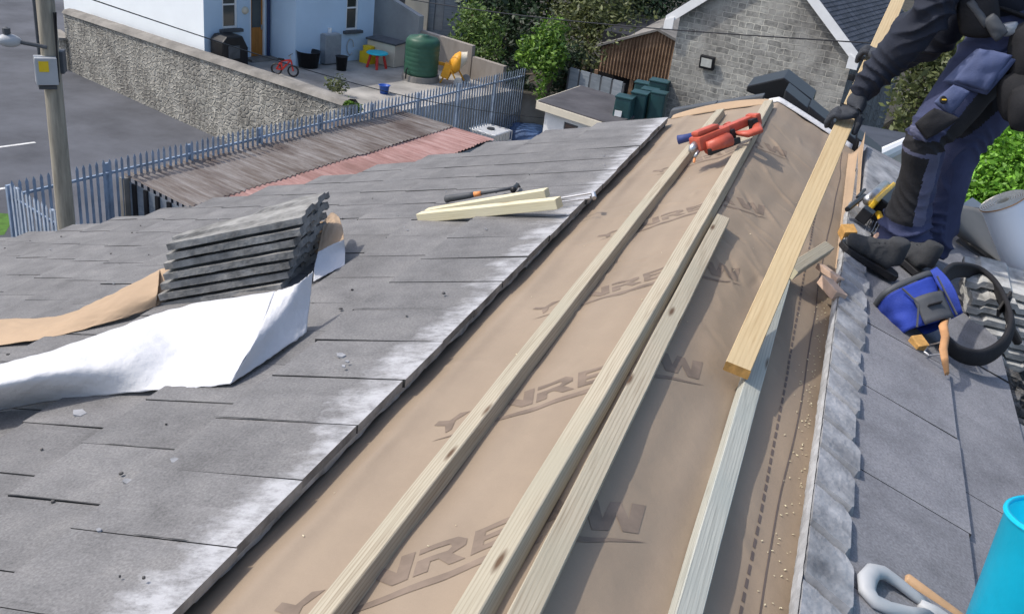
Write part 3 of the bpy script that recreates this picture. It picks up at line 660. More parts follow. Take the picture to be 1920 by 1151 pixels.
wallpiece(mb, WF, rd, 1.4, zA - .9, zA - 1.1, .4, Vector((wd.x, wd.y, 0)) * .5)
mb.build('wall', 'rubble', rw)
mb = MB(); n = 40
def cop(a, b):
    p = WF + wd * (Lw * a) + wn * (-.07 + .60 * b); z = zA + (zB - zA) * a + (.10 if 0 < b < 1 else .0) + .05 * (1 - abs(2 * b - 1)) + .015 * nz((a * 60, b, 0), 1)
    return (p.x, p.y, z + .01)
mb.grid(cop, 60, 6); mb.build('coping', 'coping', rw)
mb = MB(); p = WF + rd * .7; mb.box((p.x, p.y, zA - .93), (1.5, .5, .08), frame(rd)); mb.build('coping', 'coping', rw)
# ---- pale blue house
AZH = 19; dB = az(AZH); dA = az(AZH + 90); nB = az(AZH + 90); nA = az(AZH + 180)
D0 = at_z(470, 112, YZ)
def along(P, d, u, z=YZ):     # point on the ground line P + t d that shows at picture column u
    lo, hi = -30, 40
    r0 = ray(u, 100); nrm = Vector((0, 0, 1)).cross(Vector((r0.x, r0.y, 0)));
    # refine with the true projection
    t = -(P - EYE).dot(nrm) / d.dot(nrm)
    for _ in range(30):
        e = img(Vector((P.x, P.y, z)) + d * t)[0] - u; e2 = img(Vector((P.x, P.y, z)) + d * (t + .01))[0] - u; t -= e * .01 / (e2 - e)
    return t
tk = along(D0, dB, 384); K = D0 + dB * tk                     # corner between gable whitened for sunlight and blue side
tj = along(D0, dB, 505); J = D0 + dB * tj                     # inner corner at the downpipe
to = along(J, dA, 553); O = J + dA * to                       # outer corner
te = along(O, dB, 697); E_ = O + dB * te
ta = along(K, dA, 121); A0 = K + dA * ta
hs = thing('rendered_house', (K.x, K.y, YZ), 'pale blue rendered house with an orange timber door facing the yard', 'house')
HT = YZ + 4.3
def zof(u, v, P, d): # height on vertical wall P + t d seen at picture point
    r = ray(u, v); nrm = d.cross(Vector((0, 0, 1))); k = (P - EYE).dot(nrm) / r.dot(nrm); q = EYE + r * k; return (q - P).dot(d), q.z
mb = MB()
wi = [zof(417, 55, K, dB), zof(445, 2, K, dB)]; dr = [zof(469, 112, K, dB), zof(497, -14, K, dB)]
holes = [(wi[0][0], wi[1][0], wi[0][1], wi[0][1] + 1.25), (dr[0][0], dr[1][0], YZ + .06, YZ + 2.12)]
PB_ = holed(mb, K, dB, (J - K).length, YZ - .3, HT, holes, nB)
w2 = [zof(648, 58, O, dB), zof(673, 3, O, dB)]
hol2 = [(w2[0][0], w2[1][0], w2[0][1], w2[0][1] + 1.25)]
PO_ = holed(mb, O, dB, (E_ - O).length, YZ - .3, HT, hol2, nB)
holed(mb, J, dA, (O - J).length, YZ - .3, HT, [], nA)
holed(mb, E_ - dA * 9, dA, 9, YZ - .3, HT, [], -nA)
mb.build('wall', 'blue_render', hs)
mb = MB(); holed(mb, A0, dA, (K - A0).length, YZ - .3, HT, [], nA); mb.build('gable_wall', 'sunlit_render', hs)
mb = MB()
for P, d, n_, Lx in ((K, dB, nB, holes[1][0] - .02), (O, dB, nB, (E_ - O).length)):
    mb.box(P + d * (Lx / 2) + n_ * .012 + Vector((0, 0, .2)), (Lx, .024, .4), frame(d))
mb.build('plinth', 'ltgrey', hs).data.materials[0] = M['blue_render']
rf = MB(); c = [A0 - nB * .4 + nA * .4, K + nB * .4 + nA * .4 + dA * 1.5, E_ + nB * .4 - nA * .4, E_ - dA * 9]
c = [Vector((p.x, p.y, HT)) for p in c]; mid = (c[0] + c[1] + c[2] + c[3]) / 4
r1, r2 = (c[0] + c[1]) / 2 * .5 + mid * .5 + Vector((0, 0, 1.2)), (c[2] + c[3]) / 2 * .5 + mid * .5 + Vector((0, 0, 1.2))
rf.add(c + [r1, r2], [(0, 1, 4), (1, 2, 5, 4), (2, 3, 5), (3, 0, 4, 5), (3, 2, 1, 0)]); rf.build('roof', 'slate', hs)
def window(hole, PF_, d, n_):
    a, b, c_, e = hole; f = MB(); t = .07; R3 = frame(d)
    ctr = lambda x, z, k=.07: PF_(x, z, k)
    for x, z, sx, sz in ((a + t / 2, (c_ + e) / 2, t, e - c_), (b - t / 2, (c_ + e) / 2, t, e - c_), ((a + b) / 2, c_ + t / 2, b - a - 2 * t, t), ((a + b) / 2, e - t / 2, b - a - 2 * t, t), ((a + b) / 2, c_ + (e - c_) * .62, b - a - 2 * t, .05)):
        f.box(ctr(x, z), (sx, .06, sz), R3)
    fo = f.build('window', 'white', hs); g_ = MB(); g_.box(ctr((a + b) / 2, (c_ + e) / 2, .085), (b - a - .1, .02, e - c_ - .1), R3); g_.build('pane', 'glass', fo)
    s_ = MB(); s_.box(PF_((a + b) / 2, c_ - .05, -.06), (b - a + .24, .22, .1), R3); s_.build('sill', 'dkgrey', fo)
window(holes[0], PB_, dB, nB); window(hol2[0], PO_, dB, nB)
a, b, c_, e = holes[1]; mb = MB(); mb.box(PB_((a + b) / 2, (c_ + e) / 2, .1), (b - a - .08, .05, e - c_ - .05), frame(dB)); dro = mb.build('door', 'door_wood', hs)
mb = MB(); mb.box(PB_((a + b) / 2, c_ + 1.48, .07), (b - a - .26, .03, .95), frame(dB)); mb.build('pane', 'glass', dro)
mb = MB(); mb.box(PB_(b - .11, c_ + 1.0, .05), (.04, .05, .16), frame(dB)); mb.build('handle', 'steel', dro)
mb = MB()
for x in (a + .02, b - .02): mb.box(PB_(x, (c_ + e) / 2, .06), (.06, .1, e - c_), frame(dB))
mb.build('door_frame', 'white', hs)
mb = MB(); mb.box(PB_((a + b) / 2, YZ + .03, -.2), (b - a + .5, .5, .12), frame(dB)); mb.build('doorstep', 'coping', hs)
mb = MB(); p = J - dB * .1 + nB * .07; mb.tube([(p.x, p.y, YZ), (p.x, p.y, HT)], .055, 8); mb.build('downpipe', 'navy_pipe', hs)
la = zof(459, 20, K, dB); mb = MB(); mb.lathe([(.0, .12), (.09, .10), (.13, .03), (.13, 0)], PB_(la[0], la[1], 0), Matrix((dB, Vector((0, 0, 1)), nB)).transposed(), 14)
mb.build('wall_lamp', 'cream', hs, smooth=True)
la = zof(655, 88, O, dB); mb = MB(); mb.tube([PO_(la[0] + .16 * math.cos(k), la[1] + .28 * math.sin(k), -.05) for k in [i * .6 for i in range(10)]], .02, 6)
tag(mb.build('hose', 'ltgrey'), 'pale hose looped on the blue house wall under the window', 'hose')
# ---- boxes and clutter by the house
def facing(u, v, z=YZ): return at_z(u, v, z)
pb = K + dB * zof(415, 100, K, dB)[0] + nB * .45; tb = thing('gas_tank_cover', (pb.x, pb.y, YZ), 'shiny black hooded box against the blue house wall left of the door', 'cover')
mb = MB(); R3 = frame(dB); L0 = [(-.5, 0), (.5, 0), (.5, .62), (.28, 1.02), (-.34, 1.02), (-.5, .85)]
mb.prism([pb + Vector((0, 0, 0)) + dB * x + Vector((0, 0, z + .0)) - nB * .35 for x, z in L0], nB * .7); mb.build('hood', 'black', tb, bevel=.05)
mb = MB(); mb.prism([pb + dB * x + Vector((0, 0, z)) + nB * .355 for x, z in ((-.3, .3), (.15, .3), (.15, .72), (-.3, .72))], nB * .02); mb.build('panel', 'dkgrey', tb)
# grey boiler box
pb = facing(612, 118); bb = thing('boiler', pb, 'tall grey metal boiler box standing against the blue house', 'boiler')
mb = MB(); mb.box(pb + Vector((0, 0, .54)), (.72, .7, 1.0), frame(dB)); mb.build('casing', 'midgrey', bb, bevel=.02)
mb = MB(); mb.box(pb + Vector((0, 0, 1.056)), (.62, .6, .03), frame(dB)); mb.build('lid', 'ltgrey', bb)
mb = MB(); mb.tube([pb + Vector((.1, 0, 1.07)), pb + Vector((.1, 0, 1.24))], .07, 10); mb.build('flue', 'white', bb)
for u, v, r0, r1, h, mt, lb in ((578, 126, .33, .41, .55, 'black', 'wide black plastic tub on the yard next to the boiler'), (640, 132, .17, .21, .48, 'black', 'small black bucket right of the boiler'), (720, 176, .13, .17, .28, 'blue', 'little blue bucket alone on the open concrete')):
    p = facing(u, v); mb = MB(); mb.lathe([(0, 0), (r0, 0), (r1, h), (r1 + .03, h), (r1 - .02, h - .02), (r0 - .03, .05), (0, .05)], p, None, 18); tag(mb.build('bucket', mt, smooth=True), lb, 'bucket')
# child's bike
pb = facing(534, 143); bk = thing('childs_bicycle', pb, "small red child's bicycle standing on the yard in front of the house", 'bicycle')
bd_ = az(75)
for k, nm in ((-.28, 'wheel'), (.28, 'wheel')):
    mb = MB(); c = pb + bd_ * k + Vector((0, 0, .2)); mb.tube([c + bd_ * (.17 * math.cos(q * .45)) + Vector((0, 0, .17 * math.sin(q * .45))) for q in range(15)], .03, 6); mb.build(nm, 'black', bk)
mb = MB(); z = Vector((0, 0, 1))
for a, b in (((-.28, .2), (-.12, .48)), ((-.12, .48), (.2, .55)), ((-.1, .2), (.2, .55)), ((-.1, .2), (-.28, .2)), ((.2, .55), (.28, .2)), ((-.1, .2), (-.12, .48))): mb.tube([pb + bd_ * a[0] + z * a[1], pb + bd_ * b[0] + z * b[1]], .03, 6)
mb.build('frame', 'red', bk); mb = MB(); sd_ = bd_.cross(z); c = pb + bd_ * .18 + z * .72; mb.tube([c - sd_ * .2, c, c + sd_ * .2], .02, 6); mb.tube([c, c - z * .18], .02, 6); mb.build('handlebar', 'steel', bk)
mb = MB(); mb.box(pb - bd_ * .14 + z * .53, (.2, .1, .06), frame(bd_)); mb.build('saddle', 'black', bk)
# pale box with a dark lid, toy table in front
pb = facing(722, 120); R3 = frame(az(100)); bx = thing('storage_box', pb, 'low pale box with a dark sloping lid in the yard corner', 'box')
mb = MB(); mb.box(pb + Vector((0, 0, .42)), (1.25, .6, .8), R3); mb.build('casing', 'cream', bx)
mb = MB(); mb.box(pb + Vector((0, 0, .85)), (1.35, .7, .06), R3 @ Matrix.Rotation(.06, 3, 'X')); mb.build('lid', 'dkgrey', bx)
pb = facing(706, 128); tt = thing('toy_table', pb, 'small turquoise plastic toy table with red legs in the yard', 'toy table')
mb = MB(); mb.lathe([(0, .5), (.36, .5), (.4, .53), (.36, .57), (0, .57)], pb, None, 16); mb.build('tabletop', 'turq', tt)
for k in range(4):
    q = k * 1.57 + .5; mb = MB(); mb.tube([pb + Vector((.22 * math.cos(q), .22 * math.sin(q), .5)), pb + Vector((.34 * math.cos(q), .34 * math.sin(q), 0))], .05, 8); mb.build('leg', 'red', tt)
pb = facing(690, 118); mb = MB(); mb.box(pb + Vector((0, 0, .2)), (.5, .4, .4), R3); mb.lathe([(.2, .4), (.22, .6), (0, .62)], pb, None, 10); tag(mb.build('toy_box', 'yellow'), 'yellow toy heap behind the turquoise toy table', 'toy')
# green oil tank on plinth
pb = facing(788, 150); tk_ = thing('oil_tank', pb, 'tall ribbed dark green cylindrical oil tank on a concrete base', 'oil tank')
mb = MB(); mb.lathe([(0, 0), (.66, 0), (.64, .2), (0, .2)], pb, None, 28); mb.build('plinth', 'coping', tk_)
pr = [(0, .2), (.56, .2)]
for i in range(7): z0 = .24 + i * .155; pr += [(.585, z0), (.60, z0 + .07), (.585, z0 + .12)]
pr += [(.58, 1.36), (.50, 1.46), (.2, 1.50), (.2, 1.54), (0, 1.54)]
mb = MB(); mb.lathe(pr, pb, None, 32); mb.build('body', 'tank', tk_, smooth=True)
mb = MB(); mb.tube([pb + Vector((-.25, -.58, .45)), pb + Vector((-.25, -.66, .42)), pb + Vector((-.25, -.68, .1))], .025, 6); mb.build('pipe', 'black', tk_)
# cement mixer
pb = facing(846, 156); cm = thing('cement_mixer', pb, 'orange cement mixer by the low wall and the green tank', 'cement mixer')
ca = Vector((.75, .35, .55)).normalized(); cc = pb + Vector((.12, .05, .72)); Rm = frame((0, 0, 1), ca); Rm = Matrix((Rm.col[0], Rm.col[1], ca)).transposed()
mb = MB(); mb.lathe([(0, -.34), (.22, -.32), (.35, -.1), (.35, .08), (.30, .15)], cc, Rm, 18, 0); mb.lathe([(.30, .15), (.19, .38), (.21, .40), (.16, .38), (.25, .14)], cc, Rm, 18, 1); mb.build('drum', ['orange', 'cream'], cm, smooth=True)
mb = MB(); mb.box(pb + Vector((-.12, -.22, .45)), (.28, .3, .5), frame((1, .4, -.3))); mb.box(pb + Vector((-.36, -.1, .62)), (.5, .1, .12), frame((1, .4, -.15))); mb.build('motor_housing', 'orange', cm, bevel=.03)
for s_ in (-1, 1): mb = MB(); mb.tube([pb + Vector((0, .28 * s_, .6)), pb + Vector((-.3, .3 * s_, 0))], .03, 6); mb.tube([pb + Vector((0, .28 * s_, .6)), pb + Vector((.35, .3 * s_, .1))], .03, 6); mb.build('leg', 'orange', cm)
for s_ in (-1, 1): mb = MB(); c = pb + Vector((.4, .34 * s_, .16)); mb.tube([c - Vector((0, .03, 0)), c + Vector((0, .03, 0))], .16, 14); mb.build('wheel', 'midgrey', cm)
# low block wall behind them, tall concrete wall, sheds over it
def wallrun(name, pts, zt, mt, label, thick=.2, cat='wall'):
    mb = MB(); lw = 0
    for i in range(len(pts) - 1):
        a, b = pts[i], pts[i + 1]; d = Vector((b.x - a.x, b.y - a.y, 0)); L_ = d.length; d.normalize(); n_ = Vector((-d.y, d.x, 0)) * thick; z0, z1 = zt[i], zt[i + 1]; zb = YZ - .05
        V_ = [(a.x, a.y, zb), (b.x, b.y, zb), (b.x + n_.x, b.y + n_.y, zb), (a.x + n_.x, a.y + n_.y, zb), (a.x, a.y, z0), (b.x, b.y, z1), (b.x + n_.x, b.y + n_.y, z1), (a.x + n_.x, a.y + n_.y, z0)]
        mb.hexa(V_, 0, [(lw, 0), (lw + L_, 0), (lw + L_, .2), (lw, .2), (lw, z0), (lw + L_, z1), (lw + L_, z1 + .2), (lw, z0 + .2)]); lw += L_
    return tag(mb.build(name, mt), label, cat)
M['blockwall'] = mat('streaked_block_wall', (.30, .265, .23), .9, .3, 1.2, .4, 20, stretch=(1, 1, .35))
M['smoothwall'] = mat('grey_concrete_wall', (.33, .335, .33), .9, .22, .9, .3, 20)
q0, q1 = at_z(700, 103, YZ), at_z(768, 148, YZ); q1 = at_z(775, 128, YZ)
wallrun('concrete_wall', [at_z(697, 98, YZ), at_z(780, 122, YZ)], [YZ + 2.35, YZ + 1.75], 'smoothwall', 'tall plain grey concrete wall between the blue house and the green tank', .25)
wallrun('block_wall', [at_z(783, 121, YZ), at_z(880, 147, YZ)], [YZ + 1.25, YZ + 1.15], 'blockwall', 'low streaked block wall behind the cement mixer', .2)
wallrun('block_wall', [at_z(882, 149, YZ), at_z(940, 165, YZ)], [YZ + .80, YZ + .75], 'blockwall', 'lowest streaked wall section ending at the blue fence', .2)
# grey sheds beyond the wall
gs = at_y(770, 40, 37.5)
for (u0, u1, y, h, mt, lb) in ((705, 800, 37, 3.6, 'cream', 'pale outbuilding partly hidden behind ivy over the concrete wall'), (792, 862, 37.6, 3.4, 'sheet', 'grey sheet-clad shed behind the shrubs')):
    a, b = at_y(u0, 40, y), at_y(u1, 52, y + .5); d = Vector((b.x - a.x, b.y - a.y, 0)); L_ = d.length; d.normalize(); n_ = Vector((-d.y, d.x, 0))
    sh = thing('outbuilding', (a.x, a.y, YZ), lb, 'shed'); mb = MB(); Pz = holed(mb, a, d, L_, YZ, YZ + h, [(L_ * .3, L_ * .55, YZ + .3, YZ + h * .8)], -n_); mb.box(a * .5 + b * .5 + n_ * 1.6 + Vector((0, 0, YZ + h / 2 - (a.z + b.z) / 2)), (L_, 3.0, h - .02), frame(d)); mb.build('wall', mt, sh)
    mb = MB(); c = (a + b) / 2; mb.box((c.x + n_.x * 1.5, c.y + n_.y * 1.5, YZ + h + .05), (L_ + .4, 3.6, .1), frame(d)); mb.build('roof', 'felt', sh)
    mb = MB(); mb.box(Pz(L_ * .425, YZ + h * .4 + .15, .1), (L_ * .22, .04, h * .72), frame(d)); mb.build('door', 'dkgrey' if mt == 'cream' else 'midgrey', sh)
# ---- utility pole
pp = Vector((-9.9, 10.05, 0)); pp = EYE + ray(125, 425) * (14.1 / math.hypot(ray(125, 425).x, ray(125, 425).y)); pp.z = 0
up_ = thing('utility_pole', pp, 'weathered wooden utility pole with a street lamp arm and meter boxes', 'utility pole')
mb = MB(); mb.tube([pp + Vector((.004 * nz((0, 0, k), 1), 0, k * .6)) for k in range(20)], [.135 - .0018 * k for k in range(20)], 14); mb.build('post', 'pole', up_, smooth=True)
hd = math.hypot(pp.x, pp.y)
def onpole(u, v): r = ray(u, v); return EYE + r * (hd / math.hypot(r.x, r.y))
tl = AX.copy(); tl.z = 0; tl.normalize()     # sideways as the viewer sees it
toc = Vector((-pp.x, -pp.y, 0)).normalized()
a = onpole(88, 86); b = onpole(38, 78)
mb = MB(); mb.tube([a + toc * .1, b + toc * .05], .028, 8); mb.build('lamp_arm', 'dkgrey', up_)
c = onpole(14, 75) + toc * .05; mb = MB(); Rl = frame(b - c); mb.grid(lambda s, t: c + (b - c) * (1.05 - s * 1.9) + Rl @ Vector((0, .11 * math.sin(math.pi * min(1, s * 1.0 + .02)) ** .4 * math.cos(t * 6.283), .085 * math.sin(math.pi * min(1, s + .02)) ** .4 * math.sin(t * 6.283))), 14, 14)
lh = mb.build('street_lamp', 'ltgrey', up_, smooth=True); mb = MB(); mb.lathe([(.05, .0), (.05, .07), (0, .09)], c + Vector((0, 0, .09)), None, 10); mb.build('sensor', 'dkgrey', lh)
def pbox(nm, u, v, sw, sh, sdp, mt, off, rot=0): 
    p = onpole(u, v) + toc * off; mb = MB(); mb.box(p, (sw, sdp, sh), frame(tl) @ Matrix.Rotation(rot, 3, 'Z')); return mb.build(nm, mt, up_, bevel=.012), p
bo, p = pbox('meter_box', 86, 128, .27, .36, .2, 'ltgrey', .12, .5)
mb = MB(); mb.box(p + (frame(tl) @ Matrix.Rotation(.5, 3, 'Z')) @ Vector((-.03, -.103, .07)), (.12, .004, .14), frame(tl) @ Matrix.Rotation(.5, 3, 'Z')); mb.build('warning_label', 'yellow', bo)
mb = MB(); mb.box(p + Vector((0, 0, -.22)) - toc * .02, (.22, .16, .05), frame(tl) @ Matrix.Rotation(.5, 3, 'Z')); mb.build('cable_entry', 'dkgrey', bo)
pbox('junction_box', 114, 117, .11, .30, .2, 'dkgrey', -.05, .2)
mb = MB()
for u0, u1, s_ in ((104, 104, .13), (100, 108, .14)): mb.tube([onpole(u0, 20) + toc * s_, onpole((u0 + u1) / 2 + 2, 90) + toc * s_, onpole(u1 + 2, 150) + toc * s_], .012, 6)
mb.build('cable', 'black', up_)
# dark post behind the pole
p0 = at_z(70, 66, zA - .9 if False else 1.2); p0.z = 0; mb = MB(); mb.tube([p0, p0 + Vector((0, 0, 3.2))], .06, 8); mb.lathe([(.09, 3.2), (.09, 3.28), (0, 3.3)], p0, None, 8); tag(mb.build('gate_post', 'dkgrey'), 'dark metal gate post behind the utility pole', 'post')
# overhead wires
def wire(pts, r, lb): 
    A, B2 = pts; mb = MB(); mb.tube([A + (B2 - A) * (i / 24) - Vector((0, 0, .35 * math.sin(math.pi * i / 24))) for i in range(25)], r, 5); tag(mb.build('overhead_wire', 'black'), lb, 'wire')
wire((at_d(120, -18, 15.5), at_d(1020, 222, 30.5)), .010, 'thin overhead wire from beside the pole down to the flat-roofed white shed')
wire((at_d(560, -40, 40), at_d(1640, 82, 23)), .016, 'long overhead wire crossing in front of the trees and the stone gable')
# ---- palisade fence
def palisade(name, A, B2, npale, mt, label, hgt=2.45, post_every=14, zb=None):
    d = Vector((B2.x - A.x, B2.y - A.y, 0)); L_ = d.length; d.normalize(); n_ = Vector((-d.y, d.x, 0)); f = thing(name, (A.x, A.y, 0), label, 'fence', )
    za, z1 = A.z, B2.z; top = lambda t: za + (z1 - za) * t / L_; P = lambda t, z, k=0: Vector((A.x, A.y, z)) + d * t + n_ * k; Rd = frame(d)
    for zf in (.4, 2.1):
        mb = MB(); 
        mb.hexa([P(0, top(0) - hgt + zf, .01), P(L_, top(L_) - hgt + zf, .01), P(L_, top(L_) - hgt + zf, .06), P(0, top(0) - hgt + zf, .06), P(0, top(0) - hgt + zf + .05, .01), P(L_, top(L_) - hgt + zf + .05, .01), P(L_, top(L_) - hgt + zf + .05, .06), P(0, top(0) - hgt + zf + .05, .06)]); mb.build('rail', mt, f)
    sp = L_ / npale; base = None
    for i in range(npale + 1):
        t = i * sp; zt = top(t) + R_.gauss(0, .008)
        w_ = .034; mb = MB(); h0 = zt - hgt; lean = R_.gauss(0, .006)
        q = [P(t - w_, h0, -.014), P(t + w_, h0, -.014), P(t + w_ * .55, h0, .008), P(t - w_ * .55, h0, .008)]
        q2 = [P(t - w_ + lean, zt - .08, -.014), P(t + w_ + lean, zt - .08, -.014), P(t + w_ * .55 + lean, zt - .08, .008), P(t - w_ * .55 + lean, zt - .08, .008)]
        mb.hexa(q + q2); tip = P(t + lean, zt, -.01); mb.add(q2 + [tip], [(0, 1, 4), (1, 2, 4), (2, 3, 4), (3, 0, 4)])
        if i < 100 or True: allp.append((mb, f, mt))
        if i % post_every == 0:
            mb = MB(); mb.box(P(t, zt - hgt / 2 - .1, .10), (.10, .06, hgt - .05), Rd); mb.build('post', mt, f)
    return f
def flush_pales(n):
    for i, (mb, f, mt) in enumerate(allp):
        if i < n: mb.build('pale', mt, f, fix=False)
    rest = allp[n:]
    if rest:
        big = MB()
        for mb, f, mt in rest: big.add(mb.v, mb.f)
        o = big.build('pale', rest[0][2], rest[0][1]); o['kind'] = 'stuff'
allp = []; Lf = (PF[-1] - PF[0]).length
palisade('palisade_fence', PF[0], PF[-1], int((PF[-1] - PF[0]).length / .152), 'palisade', 'long blue grey palisade fence running behind the corrugated shed roof'); flush_pales(100)
allp = []; q1 = at_z(132, 408, FZ)
palisade('palisade_fence', PF[0] + Vector((.1, -.1, 0)), PF[0] + (q1 - PF[0]) * 1.5, int((q1 - PF[0]).length * 1.5 / .152), 'paletts', 'short pale palisade return at the left corner, beside the pole', post_every=9); flush_pales(100)
# ---- corrugated lean-to shed
HZ = 2.2
e0, e1 = at_z(238, 333, HZ), at_z(736, 206, HZ); sdir = (e1 - e0); sdir.z = 0; SL = sdir.length; sdir.normalize(); sn = Vector((sdir.y, -sdir.x, 0))   # towards our building
sd_t = math.tan(rad(11))
def shp(a, t, k=0): return e0 + sdir * a + sn * t + Vector((0, 0, -t * sd_t + k))
# width where the dark seam lies, and the outer edge
def shw(u, v):
    d = ray(u, v); nn = Vector((0, 0, 1)) * 1 + sn * sd_t; k = (e0 - EYE).dot(nn) / d.dot(nn); q = EYE + d * k - e0; return q.dot(sdir), q.dot(sn)
seam = (shw(840, 240)[1] + shw(600, 312)[1]) / 2; outer = shw(925, 262)[1]
lt = thing('corrugated_shed', (e0.x, e0.y, 0), 'long lean-to shed with a rusty grey and faded red corrugated roof', 'shed')
aR, tR_ = shw(925, 262); aL, tL_ = shw(345, 387)
def sa(f, t): return (aL / tL_ * t) * (1 - f) + (SL + (aR - SL) * t / tR_) * f
def corr(t0, t1, nm, mt, lift=0):
    mb = MB(); n = int(SL / .036)
    sl_ = lambda a: .02 * nz((a * 0.8, t0, 1), 1)
    mb.grid(lambda a, b: shp(sa(a, t0 + (t1 - t0) * b), t0 + (t1 - t0) * b + (.05 * nz((math.floor(SL * a / .76) * 3.1, t0, 0), 1) if b == 1 else 0), .022 * math.sin(SL * a / .152 * 6.283) + lift + sl_(SL * a)), n, 10, 0, lambda a, b: (t0 + (t1 - t0) * b, SL * a))
    return mb.build(nm, mt, lt, smooth=True)
corr(-.1, seam + .06, 'roof_sheet', 'roof_grey', .03); corr(seam, outer, 'roof_sheet', 'roof_pink', 0)
mb = MB()
zo = sa(0, outer); mb.add([shp(0, 0, -.06), shp(zo, outer, -.06), (shp(zo, outer).x, shp(zo, outer).y, 0), (e0.x, e0.y, 0)], [(0, 1, 2, 3)], 0, [(0, 2), (2, 2), (2, 0), (0, 0)]); mb.build('end_wall', 'sheet', lt)
mb = MB()
for i in range(7): t = .14 + i * .30; a = shp(sa(0, t) - .03, t, -.08); mb.hexa([(a.x, a.y, 0), (a.x + sn.x * .1, a.y + sn.y * .1, 0), (a.x + sn.x * .1 + .02, a.y + sn.y * .1 + .04, 0), (a.x + .02, a.y + .04, 0)] + [(a.x, a.y, a.z), (a.x + sn.x * .1, a.y + sn.y * .1, a.z), (a.x + sn.x * .1 + .02, a.y + sn.y * .1 + .04, a.z), (a.x + .02, a.y + .04, a.z)])
o = mb.build('end_wall_rib', 'black', lt)
mb = MB(); a = shp(-.05, -.02, 0); mb.box((a.x, a.y, a.z / 2), (.16, .16, a.z), frame(sdir)); mb.build('corner_post', 'coping', lt)
mb = MB(); b1, b2 = shp(SL, 0, -.06), shp(sa(1, outer), outer, -.06); mb.add([b1, b2, (b2.x, b2.y, 0), (b1.x, b1.y, 0)], [(0, 1, 2, 3)]); b0 = shp(zo, outer, -.06); mb.add([b2, b0, (b0.x, b0.y, 0), (b2.x, b2.y, 0)], [(0, 1, 2, 3)]); mb.build('side_wall', 'sheet', lt)
# ---- caged tank, blue tarp, small white shed
pi = at_z(920, 245, .95); ib = thing('caged_water_tank', (pi.x, pi.y, 0), 'square white water tank in a metal cage beside the blue fence', 'water tank')
Ri = frame(az(12)); pi = Vector((pi.x, pi.y, 0)); mb = MB(); mb.box(pi + Vector((0, 0, .56)), (.98, .98, .86), Ri); mb.build('bottle', 'white', ib, bevel=.06)
mb = MB(); mb.lathe([(.13, .99), (.13, 1.04), (0, 1.05)], pi, None, 14); mb.build('cap', 'dkgrey', ib)
mb = MB()
for z in (.18, .42, .66, .98):
    for s_ in (-1, 1): mb.tube([pi + Ri @ Vector((-.52, .52 * s_, z)), pi + Ri @ Vector((.52, .52 * s_, z))], .014, 4); mb.tube([pi + Ri @ Vector((.52 * s_, -.52, z)), pi + Ri @ Vector((.52 * s_, .52, z))], .014, 4)
for i in range(7):
    x = -.52 + i * .1733
    for s_ in (-1, 1): mb.tube([pi + Ri @ Vector((x, .52 * s_, .12)), pi + Ri @ Vector((x, .52 * s_, .98))], .014, 4); mb.tube([pi + Ri @ Vector((.52 * s_, x, .12)), pi + Ri @ Vector((.52 * s_, x, .98))], .014, 4)
mb.build('cage', 'white', ib)
mb = MB(); mb.box(pi + Vector((0, 0, .06)), (1.1, 1.1, .12), Ri); mb.build('pallet', 'coping', ib)
pt = at_z(990, 248, .5); mb = MB(); mb.grid(lambda a, b: Vector((pt.x + 1.1 * (a - .5) * 2, pt.y + .9 * (b - .5) * 2, .75 * max(0, 1 - (2 * a - 1) ** 4) * max(0, 1 - (2 * b - 1) ** 4) + .12 * nz((a * 5, b * 5, 0), 1) * (0 < a < 1) * (0 < b < 1))), 16, 16)
M['tarp'] = mat('blue_tarp', (.05, .10, .22), .6, .4, 3, .3, 8); tag(mb.build('tarpaulin_heap', 'tarp', smooth=True), 'heap under a dark blue tarpaulin left of the white shed', 'tarpaulin')
zs = 3.0
c0, c1, c2 = at_z(1009, 191, zs), at_z(1118, 226, zs), at_z(1090, 163, zs)
ws = thing('flat_roofed_shed', (c0.x, c0.y, 0), 'small white shed with a dark felt flat roof behind the left roof edge', 'shed')
d1 = (c1 - c0); d2 = (c2 - c0); P4 = [c0, c0 + d1 * 1.3, c0 + d1 * 1.3 + d2, c2]
mb = MB(); mb.hexa([p - Vector((0, 0, .04)) for p in P4] + [p + Vector((0, 0, .04)) for p in P4]); mb.build('roof', 'felt', ws)
mb = MB(); t1, t2 = d1.normalized(), d2.normalized()
mb.box(c0 + d1 * .65 - t2 * .03 - Vector((0, 0, .10)), (d1.length * 1.3, .06, .20), frame(d1)); mb.box(c0 + d2 * .5 - t1 * .03 - Vector((0, 0, .1)), (d2.length, .06, .24), frame(d2)); mb.build('fascia', 'cream', ws)
mb = MB(); dn = Vector((t1.y, -t1.x, 0)); a0 = c0 + t1 * .2 + t2 * .2
Pz = holed(mb, a0, t1, d1.length * 1.3 - .4, 0, zs - .1, [(.72, 1.22, zs - 1.1, zs - .38)], dn); a1 = a0 + d2 - t2 * .4; mb.add([(a0.x, a0.y, 0), (a1.x, a1.y, 0), (a1.x, a1.y, zs - .1), (a0.x, a0.y, zs - .1)], [(0, 1, 2, 3)]); mb.build('wall', 'white', ws)
fo = MB(); fo.box(Pz(.97, zs - .74, .06), (.50, .05, .72), frame(t1)); fo = fo.build('window', 'dkgrey', ws); g_ = MB(); g_.box(Pz(.97, zs - .74, .03), (.42, .02, .62), frame(t1)); g_.build('pane', 'glass', fo)
